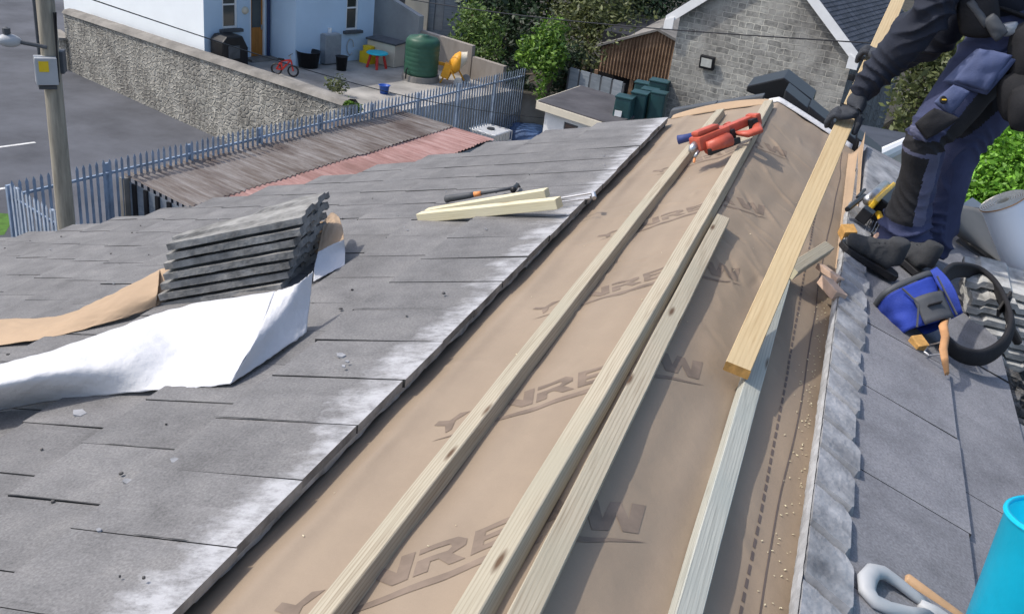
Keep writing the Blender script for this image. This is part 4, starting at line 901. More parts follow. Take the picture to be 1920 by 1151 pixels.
# ---- grey sheet screen, rusty barn, green tanks
a, b = at_y(1064, 160, 30.9), at_y(1165, 185, 30.2); d = Vector((b.x - a.x, b.y - a.y, 0)); L_ = d.length; d.normalize(); n_ = Vector((d.y, -d.x, 0)); a.z = YZ
sc = thing('sheet_screen', a, 'grey profiled sheet screen in front of the rusty barn', 'fence'); mb = MB(); hz = at_y(1100, 136, 30.6).z - YZ
for i in range(5):
    x0 = L_ * i / 5; mb.box(a + d * (x0 + L_ / 10) + Vector((0, 0, hz / 2)), (L_ / 5 - .07, .04, hz), frame(d))
mb.build('panel', 'sheet', sc); mb = MB()
for i in range(6): mb.box(a + d * (L_ * i / 5) - n_ * .02 + Vector((0, 0, hz / 2 - .02)), (.08, .06, hz - .05), frame(d))
mb.build('post', 'dkgrey', sc)
YB = 33.5
pk = at_y(1235, 57, YB); l_ = at_y(1128, 88, YB); r_ = at_y(1268, 78, YB); lb_ = at_y(1118, 132, YB); rb_ = at_y(1252, 168, YB)
bn = thing('rusty_barn', (lb_.x, YB, YZ), 'brown rusty corrugated barn gable left of the stone building', 'barn')
mb = MB(); n = 90; ctop = lambda x: l_.z + (pk.z - l_.z) * (x - l_.x) / (pk.x - l_.x) if x < pk.x else pk.z + (r_.z - pk.z) * (x - pk.x) / (r_.x - pk.x); cbot = lambda x: lb_.z + (rb_.z - lb_.z) * (x - lb_.x) / (rb_.x - lb_.x)
mb.grid(lambda a, b: Vector((l_.x + (r_.x - l_.x) * a, YB + .03 * math.sin(a * 22 * 6.283), cbot(l_.x + (r_.x - l_.x) * a) + (ctop(l_.x + (r_.x - l_.x) * a) - cbot(l_.x + (r_.x - l_.x) * a)) * b)), 220, 4, 0, lambda a, b: (a * 4, b * .6 + 3)); mb.build('gable_cladding', 'rust', bn)
mb = MB(); V5 = lambda x, z, y: Vector((x, y, z))
mb.hexa([V5(l_.x - .15, l_.z - .02, YB - .1), V5(pk.x, pk.z - .02, YB - .1), V5(pk.x, pk.z - .02, YB + 6), V5(l_.x - .15, l_.z - .02, YB + 6), V5(l_.x - .15, l_.z + .06, YB - .1), V5(pk.x, pk.z + .06, YB - .1), V5(pk.x, pk.z + .06, YB + 6), V5(l_.x - .15, l_.z + .06, YB + 6)])
mb.hexa([V5(pk.x, pk.z - .03, YB - .1), V5(r_.x + .1, r_.z - .03, YB - .1), V5(r_.x + .1, r_.z - .03, YB + 6), V5(pk.x, pk.z - .03, YB + 6), V5(pk.x, pk.z + .058, YB - .1), V5(r_.x + .1, r_.z + .058, YB - .1), V5(r_.x + .1, r_.z + .058, YB + 6), V5(pk.x, pk.z + .058, YB + 6)]); mb.build('roof', 'coping', bn)
for x in (lb_.x, (lb_.x + rb_.x) / 2, rb_.x):
    mb = MB(); mb.box((x, YB + .1, (YZ + cbot(x)) / 2), (.14, .14, max(.2, cbot(x) - YZ))); mb.build('post', 'rust', bn)
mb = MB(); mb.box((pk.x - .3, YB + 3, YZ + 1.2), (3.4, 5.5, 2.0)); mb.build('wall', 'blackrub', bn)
tl_ = [(1168, 214, 26.0, .52, .58, 1.05), (1196, 206, 26.5, .5, .55, .95), (1214, 200, 27.2, .5, .55, 1.0), (1204, 188, 28.2, .6, .5, .9), (1232, 184, 28.0, .6, .6, 1.05), (1232, 206, 26.6, .45, .5, .9)]
lbs = ['square dark green plastic tank with a white label, nearest the flat felt roof', 'dark green plastic tank second from the flat felt roof, in the front row', 'dark green plastic tank third from the flat felt roof, in the front row', 'low dark green tank in the back row beside the rusty barn', 'taller dark green tank in the back row against the stone gable', 'dark green tank in the front row touching the stone gable']
for (u, v, y, sx, sy_, h), lb in zip(tl_, lbs):
    p = at_y(u, v, y); tkk = thing('water_butt', (p.x, p.y, YZ), lb, 'water tank', 'dark green plastic tanks in front of the barn'); zt = at_y(u, v - 32, y).z
    mb = MB(); mb.hexa([(p.x - sx * .52, p.y - sy_ * .5, YZ), (p.x + sx * .52, p.y - sy_ * .5, YZ), (p.x + sx * .52, p.y + sy_ * .5, YZ), (p.x - sx * .52, p.y + sy_ * .5, YZ), (p.x - sx * .46, p.y - sy_ * .42, zt), (p.x + sx * .46, p.y - sy_ * .42, zt), (p.x + sx * .46, p.y + sy_ * .42, zt), (p.x - sx * .46, p.y + sy_ * .42, zt)]); mb.build('body', 'teal', tkk, bevel=.05)
    mb = MB(); mb.box((p.x, p.y, zt + .02), (sx * .98, sy_ * .9, .05)); mb.build('lid', 'teal', tkk, bevel=.015)
    if lb.startswith('square'): mb = MB(); mb.box((p.x - .08, p.y - sy_ * .5, zt - .42), (.2, .03, .16)); mb.build('label', 'white', tkk)
# ---- stone building with a gable (axis turned 13 degrees)
AC = 13; dG = az(AC + 90); dS = az(AC); nG = -dS; nS = dG
GL0 = at_y(1258, 32, 28.2)                                   # left eave point of the gable
def gl(u, v):   # point on the gable plane
    d = ray(u, v); k = (GL0 - EYE).dot(nG) / d.dot(nG); return EYE + d * k
GR0 = gl(1612, 108); WLb = gl(1244, 205); Wd = (GR0 - GL0).dot(dG); WL_ = gl(1270, 60)
offl = (WL_ - GL0).dot(dG); offr = (gl(1596, 120) - GL0).dot(dG)
zE = (GL0.z + GR0.z) / 2; apx = (GL0 + GR0) / 2; apx.z = zE + Wd / 2 * math.tan(rad(40))
ch = thing('stone_building', (GL0.x, GL0.y, YZ), 'grey stone gabled building with white bargeboards and a slate roof', 'stone building')
G = lambda t, z, k=0: Vector((GL0.x, GL0.y, 0)) + dG * t + Vector((0, 0, z)) + nG * k
mb = MB(); rk = lambda t: zE - .1 + (apx.z - zE) * (1 - abs(t - Wd / 2) / (Wd / 2)); n = 40
for i in range(n):
    a, b = offl + (offr - offl) * i / n, offl + (offr - offl) * (i + 1) / n
    mb.add([G(a, YZ), G(b, YZ), G(b, rk(b)), G(a, rk(a))], [(0, 1, 2, 3)], 0, [(a, YZ), (b, YZ), (b, rk(b)), (a, rk(a))])
mb.build('gable_wall', 'church', ch)
SLN = 7.0
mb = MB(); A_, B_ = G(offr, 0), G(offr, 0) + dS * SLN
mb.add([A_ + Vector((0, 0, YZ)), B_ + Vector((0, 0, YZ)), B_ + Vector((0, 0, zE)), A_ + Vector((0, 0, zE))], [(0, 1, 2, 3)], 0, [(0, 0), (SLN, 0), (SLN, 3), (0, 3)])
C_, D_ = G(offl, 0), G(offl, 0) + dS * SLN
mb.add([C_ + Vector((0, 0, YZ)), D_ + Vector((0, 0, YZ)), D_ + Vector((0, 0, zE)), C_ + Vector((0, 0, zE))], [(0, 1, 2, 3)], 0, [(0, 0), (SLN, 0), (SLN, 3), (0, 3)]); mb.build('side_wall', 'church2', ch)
mb = MB(); ov = .18
for s_ in (0, 1):
    t0 = -.05 if s_ == 0 else Wd + .05
    for i in range(26):
        f0, f1 = i / 26, (i + 1) / 26 + .02
        ta_, tb_ = t0 + (Wd / 2 - t0) * f0, t0 + (Wd / 2 - t0) * f1; za_, zb_ = zE + (apx.z - zE) * f0 + .06 + .03, zE + (apx.z - zE) * f1 + .06
        P = [G(ta_, za_, ov), G(tb_, zb_, ov), G(tb_, zb_) + dS * (SLN + .2), G(ta_, za_) + dS * (SLN + .2)]
        for j in range(18):
            fa, fb = j / 18, (j + 1) / 18 - .002; Q = [P[0] + (P[3] - P[0]) * fa, P[1] + (P[2] - P[1]) * fa, P[1] + (P[2] - P[1]) * fb, P[0] + (P[3] - P[0]) * fb]
            mb.add([q - Vector((0, 0, .04)) for q in Q] + Q, [(0, 1, 2, 3), (4, 5, 6, 7), (0, 1, 5, 4), (1, 2, 6, 5), (2, 3, 7, 6), (3, 0, 4, 7)])
mb.build('roof', 'slate', ch)
for s_ in (0, 1):
    t0 = -.06 if s_ == 0 else Wd + .06; mb = MB(); bw_ = .24
    zz = lambda t: zE + (apx.z - zE) * (1 - abs(t - Wd / 2) / (Wd / 2 + .06)) + .03
    Q = [G(t0, zz(t0) - bw_ * 1.2, ov), G(Wd / 2, zz(Wd / 2) - bw_ * 1.2, ov), G(Wd / 2, zz(Wd / 2) + .02, ov), G(t0, zz(t0) + .02, ov)]
    mb.prism(Q, nG * .05); mb.build('bargeboard', 'white', ch)
    mb = MB(); t1_ = t0 + (.28 if s_ == 0 else -.28); Q = [G(t0, zz(t0) - .34, ov + .055), G(t1_, zz(t0) - .34, ov + .055), G(t1_, zz(t1_) - .2, ov + .055), G(t0, zz(t0) - .1, ov + .055)]; mb.prism(Q, nG * .03); mb.build('bargeboard_foot', 'white', ch)
mb = MB(); mb.tube([G(Wd + .12, zE + .0, ov), G(Wd + .12, zE, 0) + dS * SLN], .07, 8); mb.build('gutter', 'black', ch)
fl = gl(1329, 117); sf = thing('floodlight', fl, 'black square floodlight fixed on the stone gable', 'floodlight'); Rf = frame(dG, Vector((0, 0, 1)) - nG * -.15)
mb = MB(); mb.box(fl + nG * .12, (.44, .12, .38), Rf); mb.build('housing', 'black', sf, bevel=.02); mb = MB(); mb.box(fl + nG * .19, (.32, .012, .24), Rf); mb.build('lens', 'lens', sf)
mb = MB(); mb.tube([fl + nG * .07 - Vector((0, 0, .1)), fl - Vector((0, 0, .12))], .02, 6); mb.build('bracket', 'black', sf)
pv = gl(1598, 145); mb = MB(); mb.box(pv + nG * .06, (.16, .12, .16), frame(dG)); tag(mb.build('wall_vent', 'black', bevel=.02), 'small dark vent box on the stone gable near its right edge', 'vent')
# low cream annex with a white gutter beyond our right verge
a, b = at_y(1632, 302, 9.2), at_y(1712, 264, 12.0); d = Vector((b.x - a.x, b.y - a.y, 0)); L_ = d.length; d.normalize(); n_ = Vector((d.y, -d.x, 0))
ax_ = thing('low_annex', (a.x, a.y, 0), 'low cream annex with a white gutter just beyond the worker', 'annex'); mb = MB(); d *= 1; L2 = L_ + .4
za_ = (a.z + b.z) / 2; zq = lambda t: a.z + (b.z - a.z) * t / L_
mb.add([(a.x - d.x * .2, a.y - d.y * .2, 0), (a.x + d.x * L2, a.y + d.y * L2, 0), (a.x + d.x * L2, a.y + d.y * L2, zq(L2) - .1), (a.x - d.x * .2, a.y - d.y * .2, zq(-.2) - .1)], [(0, 1, 2, 3)]); mb.build('wall', 'cream', ax_)
mb = MB(); mb.tube([a - d * .2 + Vector((0, 0, zq(-.2) - a.z)), Vector((a.x + d.x * L2, a.y + d.y * L2, zq(L2)))], .075, 10); o = mb.build('gutter', 'white', ax_)
mb = MB(); Q = [Vector((a.x - d.x * .2, a.y - d.y * .2, zq(-.2) + .04)), Vector((a.x + d.x * L2, a.y + d.y * L2, zq(L2) + .04))]; mb.add([Q[0], Q[1], Q[1] - n_ * 1.0 + Vector((0, 0, -.05)), Q[0] - n_ * 1.0 + Vector((0, 0, -.05))], [(0, 1, 2, 3)]); mb.build('roof', 'slate', ax_)
# ---- planting
def leaves(mb, blobs, n, size, up=.2, dense=.0, droop=0):
    tot = sum(b[1].x * b[1].y * b[1].z for b in blobs) ** 1.0
    for c, r in blobs:
        k = int(n * (r.x * r.y * r.z) / tot)
        for _ in range(k):
            d = Vector((R_.gauss(0, 1), R_.gauss(0, 1), R_.gauss(0, 1))).normalized(); rr = R_.random() ** (.33 if dense == 0 else dense)
            q = nz((d.x * 2 + c.x, d.y * 2 + c.y, d.z * 2 + c.z), 1.3); rr *= .82 + .45 * q
            p = c + Vector((d.x * r.x, d.y * r.y, d.z * r.z)) * rr
            s_ = size * R_.choice((.5, .7, .9, 1.0, 1.2, 1.5)) * R_.uniform(.85, 1.15); t = Vector((R_.gauss(0, 1), R_.gauss(0, 1), R_.gauss(0, .7) - droop)).normalized(); nn = (d * .6 + Vector((R_.gauss(0, .6), R_.gauss(0, .6), R_.gauss(.4, .6)))).normalized(); b = nn.cross(t).normalized()
            mb.add([p - t * s_, p + b * s_ * .45, p + t * s_, p - b * s_ * .45], [(0, 1, 2, 3)])
def tree(name, base, blobs, n, size, mt, label, cat='tree', group=None, limbs=6, tr=.16, **kw):
    base = Vector(base); t = thing(name, base, label, cat, group); top = max(blobs, key=lambda b: b[0].z)[0]
    mb = MB(); mb.tube([base, base + (top - base) * .35 + Vector((.15, .1, 0)), base + (top - base) * .7, top], [tr, tr * .8, tr * .5, tr * .2], 9)
    for i, (c, r) in enumerate(blobs[:limbs]): s0 = base + (top - base) * R_.uniform(.25, .55); mb.tube([s0, s0 * .5 + c * .5 + Vector((0, 0, .2)), c], [tr * .45, tr * .3, tr * .1], 6)
    mb.build('trunk', 'bark', t)
    mb = MB(); leaves(mb, blobs, n, size, **kw); mb.build('crown', mt, t, fix=False); return t
def bl(u, v, y, rx, ry, rz): return (at_y(u, v, y), Vector((rx, ry, rz)))
def gb(u, v, y, z=YZ): p = at_y(u, v, y); return (p.x, y, z)
tree('leafy_shrub', gb(895, 90, 34), [bl(880, 60, 34, .9, .8, 1.0), bl(905, 95, 33.6, 1.0, .8, .8), bl(868, 90, 34, .7, .6, .6), bl(915, 55, 34.4, .8, .7, .8), bl(885, 25, 34.6, .7, .7, .6)], 3600, .075, 'leafA', 'light green leafy shrub leaning over the low block wall', 'shrub')
tree('climbing_shrub', gb(1020, 140, 30.5), [bl(1012, 95, 30.5, .85, .7, .75), bl(1035, 70, 30.8, .7, .6, .8), bl(1025, 125, 30.2, .55, .5, .8), bl(990, 105, 30.5, .6, .5, .5), bl(1015, 165, 29.8, .28, .25, .6), bl(1045, 105, 30.6, .5, .5, .6)], 4200, .07, 'leafD', 'vivid green climbing shrub at the far end of the blue fence', 'shrub')
tree('dark_tree', gb(960, 40, 37), [bl(950, 30, 37, 2.2, 1.6, 1.8), bl(985, 70, 36, 1.6, 1.2, 1.6), bl(945, 95, 35.6, 1.3, 1, 1.3), bl(1000, -20, 38, 2.2, 1.8, 1.6), bl(920, -20, 38, 1.8, 1.6, 1.6), bl(960, -70, 38.5, 2.2, 1.8, 1.6)], 7000, .11, 'leafB', 'dense dark evergreen tree behind the light green shrub', tr=.22, dense=.5)
tree('olive_tree', gb(1110, 40, 37), [bl(1100, 55, 36, 1.7, 1.3, 1.6), bl(1130, 10, 37, 2.2, 1.7, 1.7), bl(1075, 10, 37.5, 1.8, 1.5, 1.5), bl(1105, 105, 35, 1.2, .9, 1.0), bl(1150, 60, 36.4, 1.3, 1.1, 1.1), bl(1100, -50, 38.5, 2.6, 2, 1.7), bl(1060, 65, 35.8, 1.0, .9, 1.1), bl(1150, 70, 31.6, .55, .4, .45), bl(1185, 50, 31.8, .5, .4, .35), bl(1120, 105, 31.5, .5, .4, .5)], 8200, .09, 'leafC', 'broad olive brown tree left of the rusty barn', tr=.22)
tree('dark_shrub', gb(1050, 150, 31.4), [bl(1055, 130, 31.6, .6, .5, .9), bl(1040, 160, 31.2, .5, .5, .6), bl(1075, 110, 32, .6, .5, .7), bl(960, 140, 32.4, .9, .6, .7), bl(975, 160, 32, .7, .5, .5)], 3200, .07, 'leafB', 'dark low shrub between the vivid climber and the grey sheet screen', 'shrub', dense=.5)
tree('dark_tree', gb(1215, 20, 40), [bl(1205, 20, 40, 1.8, 1.5, 2.0), bl(1240, -20, 41, 2.0, 1.6, 1.6), bl(1180, -10, 41, 1.8, 1.6, 1.8), bl(1225, 60, 38.8, 1.3, 1, 1.0)], 5200, .11, 'leafB', 'dark tree rising behind the roof of the rusty barn', tr=.2, dense=.5)
tree('dark_tree', gb(880, -20, 44), [bl(840, -30, 44, 2.4, 1.8, 2), bl(890, -40, 45, 2.4, 1.8, 2.2), bl(790, -40, 46, 2.2, 1.8, 2.0)], 4200, .12, 'leafB', 'dark tree at the top behind the grey sheds', tr=.22, dense=.5)
tree('ivy_clump', gb(740, 30, 35.4), [bl(712, 20, 35.2, .5, .4, .7), bl(745, 36, 35.2, .8, .3, .3), bl(775, 52, 35.2, .5, .3, .3), bl(700, -10, 35.4, .5, .4, .7)], 1600, .08, 'leafA', 'ivy hanging over the top of the plain concrete wall', 'ivy', limbs=3, tr=.06)
tree('wall_plant', (lambda p: (p.x, p.y, YZ))(at_z(655, 205, YZ + .3)), [(at_z(655, 203, YZ + .35), Vector((.42, .35, .32))), (at_z(640, 200, YZ + .45), Vector((.25, .2, .2)))], 1100, .06, 'leafD', 'bright green weed bush at the end of the rubble wall', 'plant', limbs=2, tr=.03)
tree('dry_weed', (lambda p: (p.x, p.y, YZ))(at_z(632, 165, YZ)), [(at_z(632, 160, YZ + .35), Vector((.5, .4, .4)))], 380, .05, 'leafC', 'sparse dry weed growing on the yard by the wall', 'plant', limbs=1, tr=.02)
tree('dark_tree', gb(1740, 150, 16, YZ), [bl(1740, 120, 16, .75, .7, .9), bl(1770, 180, 16, .7, .7, .9), bl(1715, 185, 16.4, .5, .5, .8), bl(1790, 100, 16.5, .7, .7, .8), bl(1830, 150, 17, .9, .8, 1.0), bl(1725, 225, 16, .6, .5, .5), bl(1780, 250, 16.5, .8, .6, .5)], 6500, .055, 'leafC', 'dark olive shrub seen under the arm of the worker', 'shrub', dense=.5)
mb = MB(); pw = at_y(1756, 145, 17.5); mb.box(pw + Vector((0, .3, 0)), (.35, .05, .6)); mb.box(pw + Vector((-.1, .3, .35)), (.15, .05, .3)); tag(mb.build('white_sign', 'white'), 'white board glimpsed through the dark olive shrub', 'board')
# bright conifer hedge on the right
hb = [bl(1830, 330, 9.0, .55, .5, .7), bl(1880, 290, 9.3, .6, .5, .7), bl(1900, 340, 8.8, .6, .5, .7), bl(1850, 380, 8.8, .6, .5, .6), bl(1930, 300, 9.0, .6, .5, .8), bl(1800, 400, 9.0, .5, .5, .6), bl(1950, 380, 8.6, .6, .5, .7), bl(1870, 430, 8.8, .8, .5, .6), bl(1990, 320, 9, .6, .6, .9)]
tree('conifer_hedge', (hb[1][0].x, 9.1, 0), hb, 30000, .026, 'hedge', 'bright green conifer hedge behind the worker on the right', 'hedge', limbs=8, tr=.1, dense=.5)
# ================================================================ THE WORKER
def skinned(name, verts, edges, radii, mt, parent, root=0, levels=2, wr=0.0, ws=9, post=None, extra=()):
    """a continuous surface grown round a joint skeleton, wrinkled like cloth"""
    me = bpy.data.meshes.new('sk'); me.from_pydata([Vector(v) for v in verts], edges, []); o = bpy.data.objects.new('sk', me); C.objects.link(o)
    o.modifiers.new('skin', 'SKIN').use_smooth_shade = True
    for i, r in enumerate(radii):
        d = me.skin_vertices[0].data[i]; d.radius = r if isinstance(r, tuple) else (r, r); d.use_root = (i == root)
    md = o.modifiers.new('sub', 'SUBSURF'); md.levels = levels; md.render_levels = levels
    dg = bpy.context.evaluated_depsgraph_get(); dg.update(); nm = bpy.data.meshes.new_from_object(o.evaluated_get(dg)); bpy.data.objects.remove(o)
    mb = MB(); vs_ = [v.co.copy() for v in nm.vertices]; ns = [v.normal.copy() for v in nm.vertices]
    if wr:
        for i, p in enumerate(vs_):
            q = nz((p.x * 1.0, p.y, p.z * 1.7), ws) ; q2 = nz((p.x, p.y, p.z * 2.2), ws * 2.3, 4)
            vs_[i] = p + ns[i] * (wr * (q * 1.2 + (abs(q2) - .2) * 1.0))
    if post: vs_ = [post(p) for p in vs_]
    fs_ = [list(p.vertices) for p in nm.polygons]; mi = 0
    if callable(mt):
        mi = [mt((nm.polygons[k].center), nm.polygons[k].normal) for k in range(len(fs_))]
    mb.add(vs_, fs_, mi); bpy.data.meshes.remove(nm)
    return mb.build(name, extra if extra else mt, parent, smooth=True)
P_ = lambda u, v, y: at_y(u, v, y)
FA, FH = P_(1652, 462, 4.02), P_(1672, 492, 4.06)
person = thing('person', Vector((.36, 4.06, surf(.36))), 'person in dark navy work clothes bending to hold a long plank on the roof', 'person')
HIPc = P_(1905, 55, 4.26); hipF = P_(1868, 92, 4.17); kneF = P_(1735, 262, 4.0); ankF = P_(1688, 437, 4.09)
hipB = P_(1925, 105, 4.36); kneB = P_(1800, 285, 4.25); ankB = P_(1738, 450, 4.27)
wai = P_(1880, -45, 4.22); chest = P_(1825, -235, 4.12); neck = P_(1772, -330, 4.06); head = P_(1735, -400, 4.0)
shF = P_(1815, -205, 4.0); elF = P_(1752, 12, 4.02); wrF = P_(1618, 170, 4.11)
shB = P_(1845, -215, 4.42); elB = P_(1768, 55, 4.40); wrB = P_(1668, 122, 4.52)
hbF = P_(1594, 205, 4.12)
# the body itself, one continuous surface (almost all of it inside the clothes)
V_ = [HIPc, wai, chest, neck, head, head + Vector((-.03, -.03, .09)), hipF, kneF, ankF, ankF + Vector((-.10, -.03, -.05)), hipB, kneB, ankB, ankB + Vector((-.10, -.05, -.05)), shF, elF, wrF, hbF, shB, elB, wrB, P_(1640, 118, 4.53)]
E2 = [(0, 1), (1, 2), (2, 3), (3, 4), (4, 5), (0, 6), (6, 7), (7, 8), (8, 9), (0, 10), (10, 11), (11, 12), (12, 13), (2, 14), (14, 15), (15, 16), (16, 17), (2, 18), (18, 19), (19, 20), (20, 21)]
skinned('body', V_, E2, [.12, .115, .135, .055, .095, .07, .07, .05, .036, .03, .07, .05, .036, .03, .06, .04, .028, .025, .06, .04, .028, .025], 'skin', person)
mb = MB(); Rh = frame(Vector((-1, -.3, 0)), Vector((-.3, -.2, .9)))
mb.grid(lambda a, b: head + Vector((-.01, 0, .07)) + Rh @ Vector((.10 * math.sin(a * 1.75) * math.cos(b * 6.283) - .012, .088 * math.sin(a * 1.75) * math.sin(b * 6.283), .115 * math.cos(a * 1.75))), 10, 20); mb.build('hair', 'hair', person, smooth=True)
mb = MB(); fx = Rh.col[0]
mb.lathe([(.016, 0), (.010, .03), (0, .036)], head + fx * .085 - Rh.col[2] * .005, Matrix((Rh.col[1], Rh.col[2], fx)).transposed(), 8); mb.build('nose', 'skin', person, smooth=True)
for s_ in (-1, 1):
    mb = MB(); mb.lathe([(.011, 0), (.008, .006), (0, .008)], head + fx * .088 + Rh.col[1] * .033 * s_ + Rh.col[2] * .022, Matrix((Rh.col[1], Rh.col[2], fx)).transposed(), 8); mb.build('eye', 'black', person)
    mb = MB(); mb.box(head + Rh.col[1] * .095 * s_, (.04, .02, .06), Rh); mb.build('ear', 'skin', person, bevel=.008)
mb = MB(); mb.box(head + fx * .086 - Rh.col[2] * .045, (.012, .05, .012), Rh); mb.build('mouth', 'brick', person, bevel=.003)
# trousers: one garment
def lerp(a, b, t): return a + (b - a) * t
shin = ankF - kneF; legside = AX
def tmat(c, n):
    c = Vector(c); 
    # shin of the near leg: black panel towards the ridge, slate-blue to the right
    f = (c - kneF).dot(shin) / shin.length_squared; ax = kneF + shin * f; r = c - ax
    g = (c - hipF).dot(kneF - hipF) / (kneF - hipF).length_squared; r2 = c - (hipF + (kneF - hipF) * g)
    if -.06 < f < 1.05 and r.length < .16:
        k = r.dot(AX) / .07
        if f > .80: return 0
        if k < -.02 and f > .10: return 1
        if f <= .06: return 1
        if k < .75: return 2
        return 0
    if .05 < g < 1.02 and r2.length < .2:
        up = r2.dot(AY)
        if up > .025: return 1
        return 0
    if f > 1: return 0
    return 0
kp = lambda a, b, t, ox=0, oz=0: lerp(a, b, t) + AX * ox + AY * oz
def garment(name, limbs, mt, par, voxel=.0065, folds=(), base=.004, extra=()):
    """limbs: lists of (point, radius); lofted, fused into one continuous cloth surface, then creased"""
    mb = MB()
    for L_ in limbs:
        pts = [p for p, r in L_]; n = len(pts) - 1; path = []; rr = []
        for k in range(n * 8 + 1):
            a = k / 8; q = min(int(a), n - 1); f = a - q; p0, p1, p2, p3 = pts[max(q - 1, 0)], pts[q], pts[q + 1], pts[min(q + 2, n)]
            path.append(.5 * ((2 * p1) + (p2 - p0) * f + (2 * p0 - 5 * p1 + 4 * p2 - p3) * f * f + (3 * p1 - p0 - 3 * p2 + p3) * f ** 3)); rr.append(L_[q][1] * (1 - f) + L_[q + 1][1] * f)
        mb.tube(path, rr, 22)
    me = bpy.data.meshes.new('g'); me.from_pydata(mb.v, [], mb.f); o = bpy.data.objects.new('g', me); C.objects.link(o)
    md = o.modifiers.new('r', 'REMESH'); md.mode = 'VOXEL'; md.voxel_size = voxel
    sm = o.modifiers.new('s', 'SMOOTH'); sm.iterations = 14; sm.factor = .6
    dg = bpy.context.evaluated_depsgraph_get(); dg.update(); nm = bpy.data.meshes.new_from_object(o.evaluated_get(dg)); bpy.data.objects.remove(o)
    vs_ = [v.co.copy() for v in nm.vertices]; ns = [v.normal.copy() for v in nm.vertices]; out = []
    for p, n_ in zip(vs_, ns):
        d = base * (nz(p, 16, 3) * .8 + nz(p, 7, 1))
        for (a, b, f0, sg, amp, fr) in folds:     # creases across the limb a-b around fraction f0
            ab = b - a; f = (p - a).dot(ab) / ab.length_squared; ax = a + ab * f; rv = p - ax
            if rv.length > .2: continue
            wgt = math.exp(-((f - f0) / sg) ** 2)
            if wgt < .02: continue
            ang = math.atan2(rv.dot(AY), rv.dot(AX)); w_ = f * ab.length * fr + .9 * math.sin(ang + f0 * 7) + 1.6 * nz(p, 5, fr)
            d += amp * wgt * (1 - 2 * abs(math.sin(w_ * 3.1416)) ** .7)
        out.append(p + n_ * d)
    fs_ = [list(p.vertices) for p in nm.polygons]
    mi = [mt(p.center, p.normal) for p in nm.polygons] if callable(mt) else 0
    r = MB(); r.add(out, fs_, mi); bpy.data.meshes.remove(nm)
    return r.build(name, extra if extra else mt, par, smooth=True, fix=False)
HB = HIPc + Vector((0, 0, -.02))
garment('trousers', [
    [(lerp(HB, hipF, .3), .15), (hipF, .128), (kp(hipF, kneF, .4), .112), (kp(hipF, kneF, .78), .094), (kneF, .079), (kp(kneF, ankF, .3, .012), .075), (kp(kneF, ankF, .62, .012), .080), (kp(kneF, ankF, .86, .012), .104), (kp(kneF, ankF, 1.04, .016), .118), (kp(kneF, ankF, 1.16, .018), .108)],
    [(lerp(HB, hipB, .3), .15), (hipB, .125), (kp(hipB, kneB, .5), .104), (kneB, .080), (kp(kneB, ankB, .45, .01), .075), (kp(kneB, ankB, .84, .012), .096), (kp(kneB, ankB, 1.12, .014), .100)],
    [(HIPc + Vector((-.02, -.01, .15)), .155), (HIPc, .165), (HB + Vector((0, 0, -.03)), .15)]],
    tmat, person, folds=[(kneF, ankF, .95, .16, .011, 17), (kneF, ankF, .55, .2, .004, 11), (hipF, kneF, .98, .12, .008, 16), (hipF, kneF, .15, .2, .007, 12), (kneB, ankB, .9, .25, .010, 15), (hipB, kneB, .9, .2, .007, 13)], extra=['trouser', 'blackrub', 'trouser2'])
# thigh pocket with its flap, knee pouch and round badge
def patch(nm, pts, y, mt, thick=.012, nu=10, bulge=.012, par=person, crease=.004):
    """cloth panel through four picture corners at the given depths"""
    c = [P_(u, v, y + dy) for (u, v, dy) in pts]; n = (c[1] - c[0]).cross(c[3] - c[0]).normalized()
    if n.y > 0: n = -n
    f = lambda a, b: c[0] * (1 - a) * (1 - b) + c[1] * a * (1 - b) + c[2] * a * b + c[3] * (1 - a) * b + n * (bulge * (math.sin(math.pi * a) * math.sin(math.pi * b)) ** .6 + crease * nz((a * 3, b * 4, pts[0][0]), 1))
    mb = MB(); mb.grid(f, nu, nu); return mb.build(nm, mt, par, smooth=True, solid=thick)
patch('thigh_panel', [(1768, 152, -.10), (1832, 92, -.115), (1905, 112, -.125), (1850, 178, -.135)], 4.10, 'pocketblue', bulge=.02)
patch('thigh_pocket', [(1788, 152, -.145), (1838, 92, -.15), (1897, 104, -.15), (1852, 172, -.16)], 4.12, 'pocketblue', bulge=.020, crease=.012)
pk_ = patch('phone_pocket', [(1752, 192, -.135), (1788, 160, -.145), (1818, 172, -.15), (1782, 216, -.145)], 4.08, 'pocketblue', bulge=.014)
mb = MB(); bc = P_(1769, 188, 3.918); mb.lathe([(0, .004), (.013, .004), (.016, 0)], bc, Matrix((AX, AY, -AZ)).transposed(), 14); mb.build('badge', 'black', person)
mb = MB(); mb.box(bc - AZ * .006, (.016, .005, .003), Matrix((AX, AY, -AZ)).transposed()); mb.build('badge_mark', 'toolyel', person)
patch('knee_pouch', [(1716, 232, -.085), (1752, 203, -.10), (1800, 222, -.10), (1738, 262, -.10)], 4.0, 'blackrub', bulge=.012)
patch('knee_strip', [(1708, 236, -.07), (1722, 240, -.085), (1738, 266, -.09), (1708, 252, -.075)], 4.0, 'trouser2', bulge=.008)
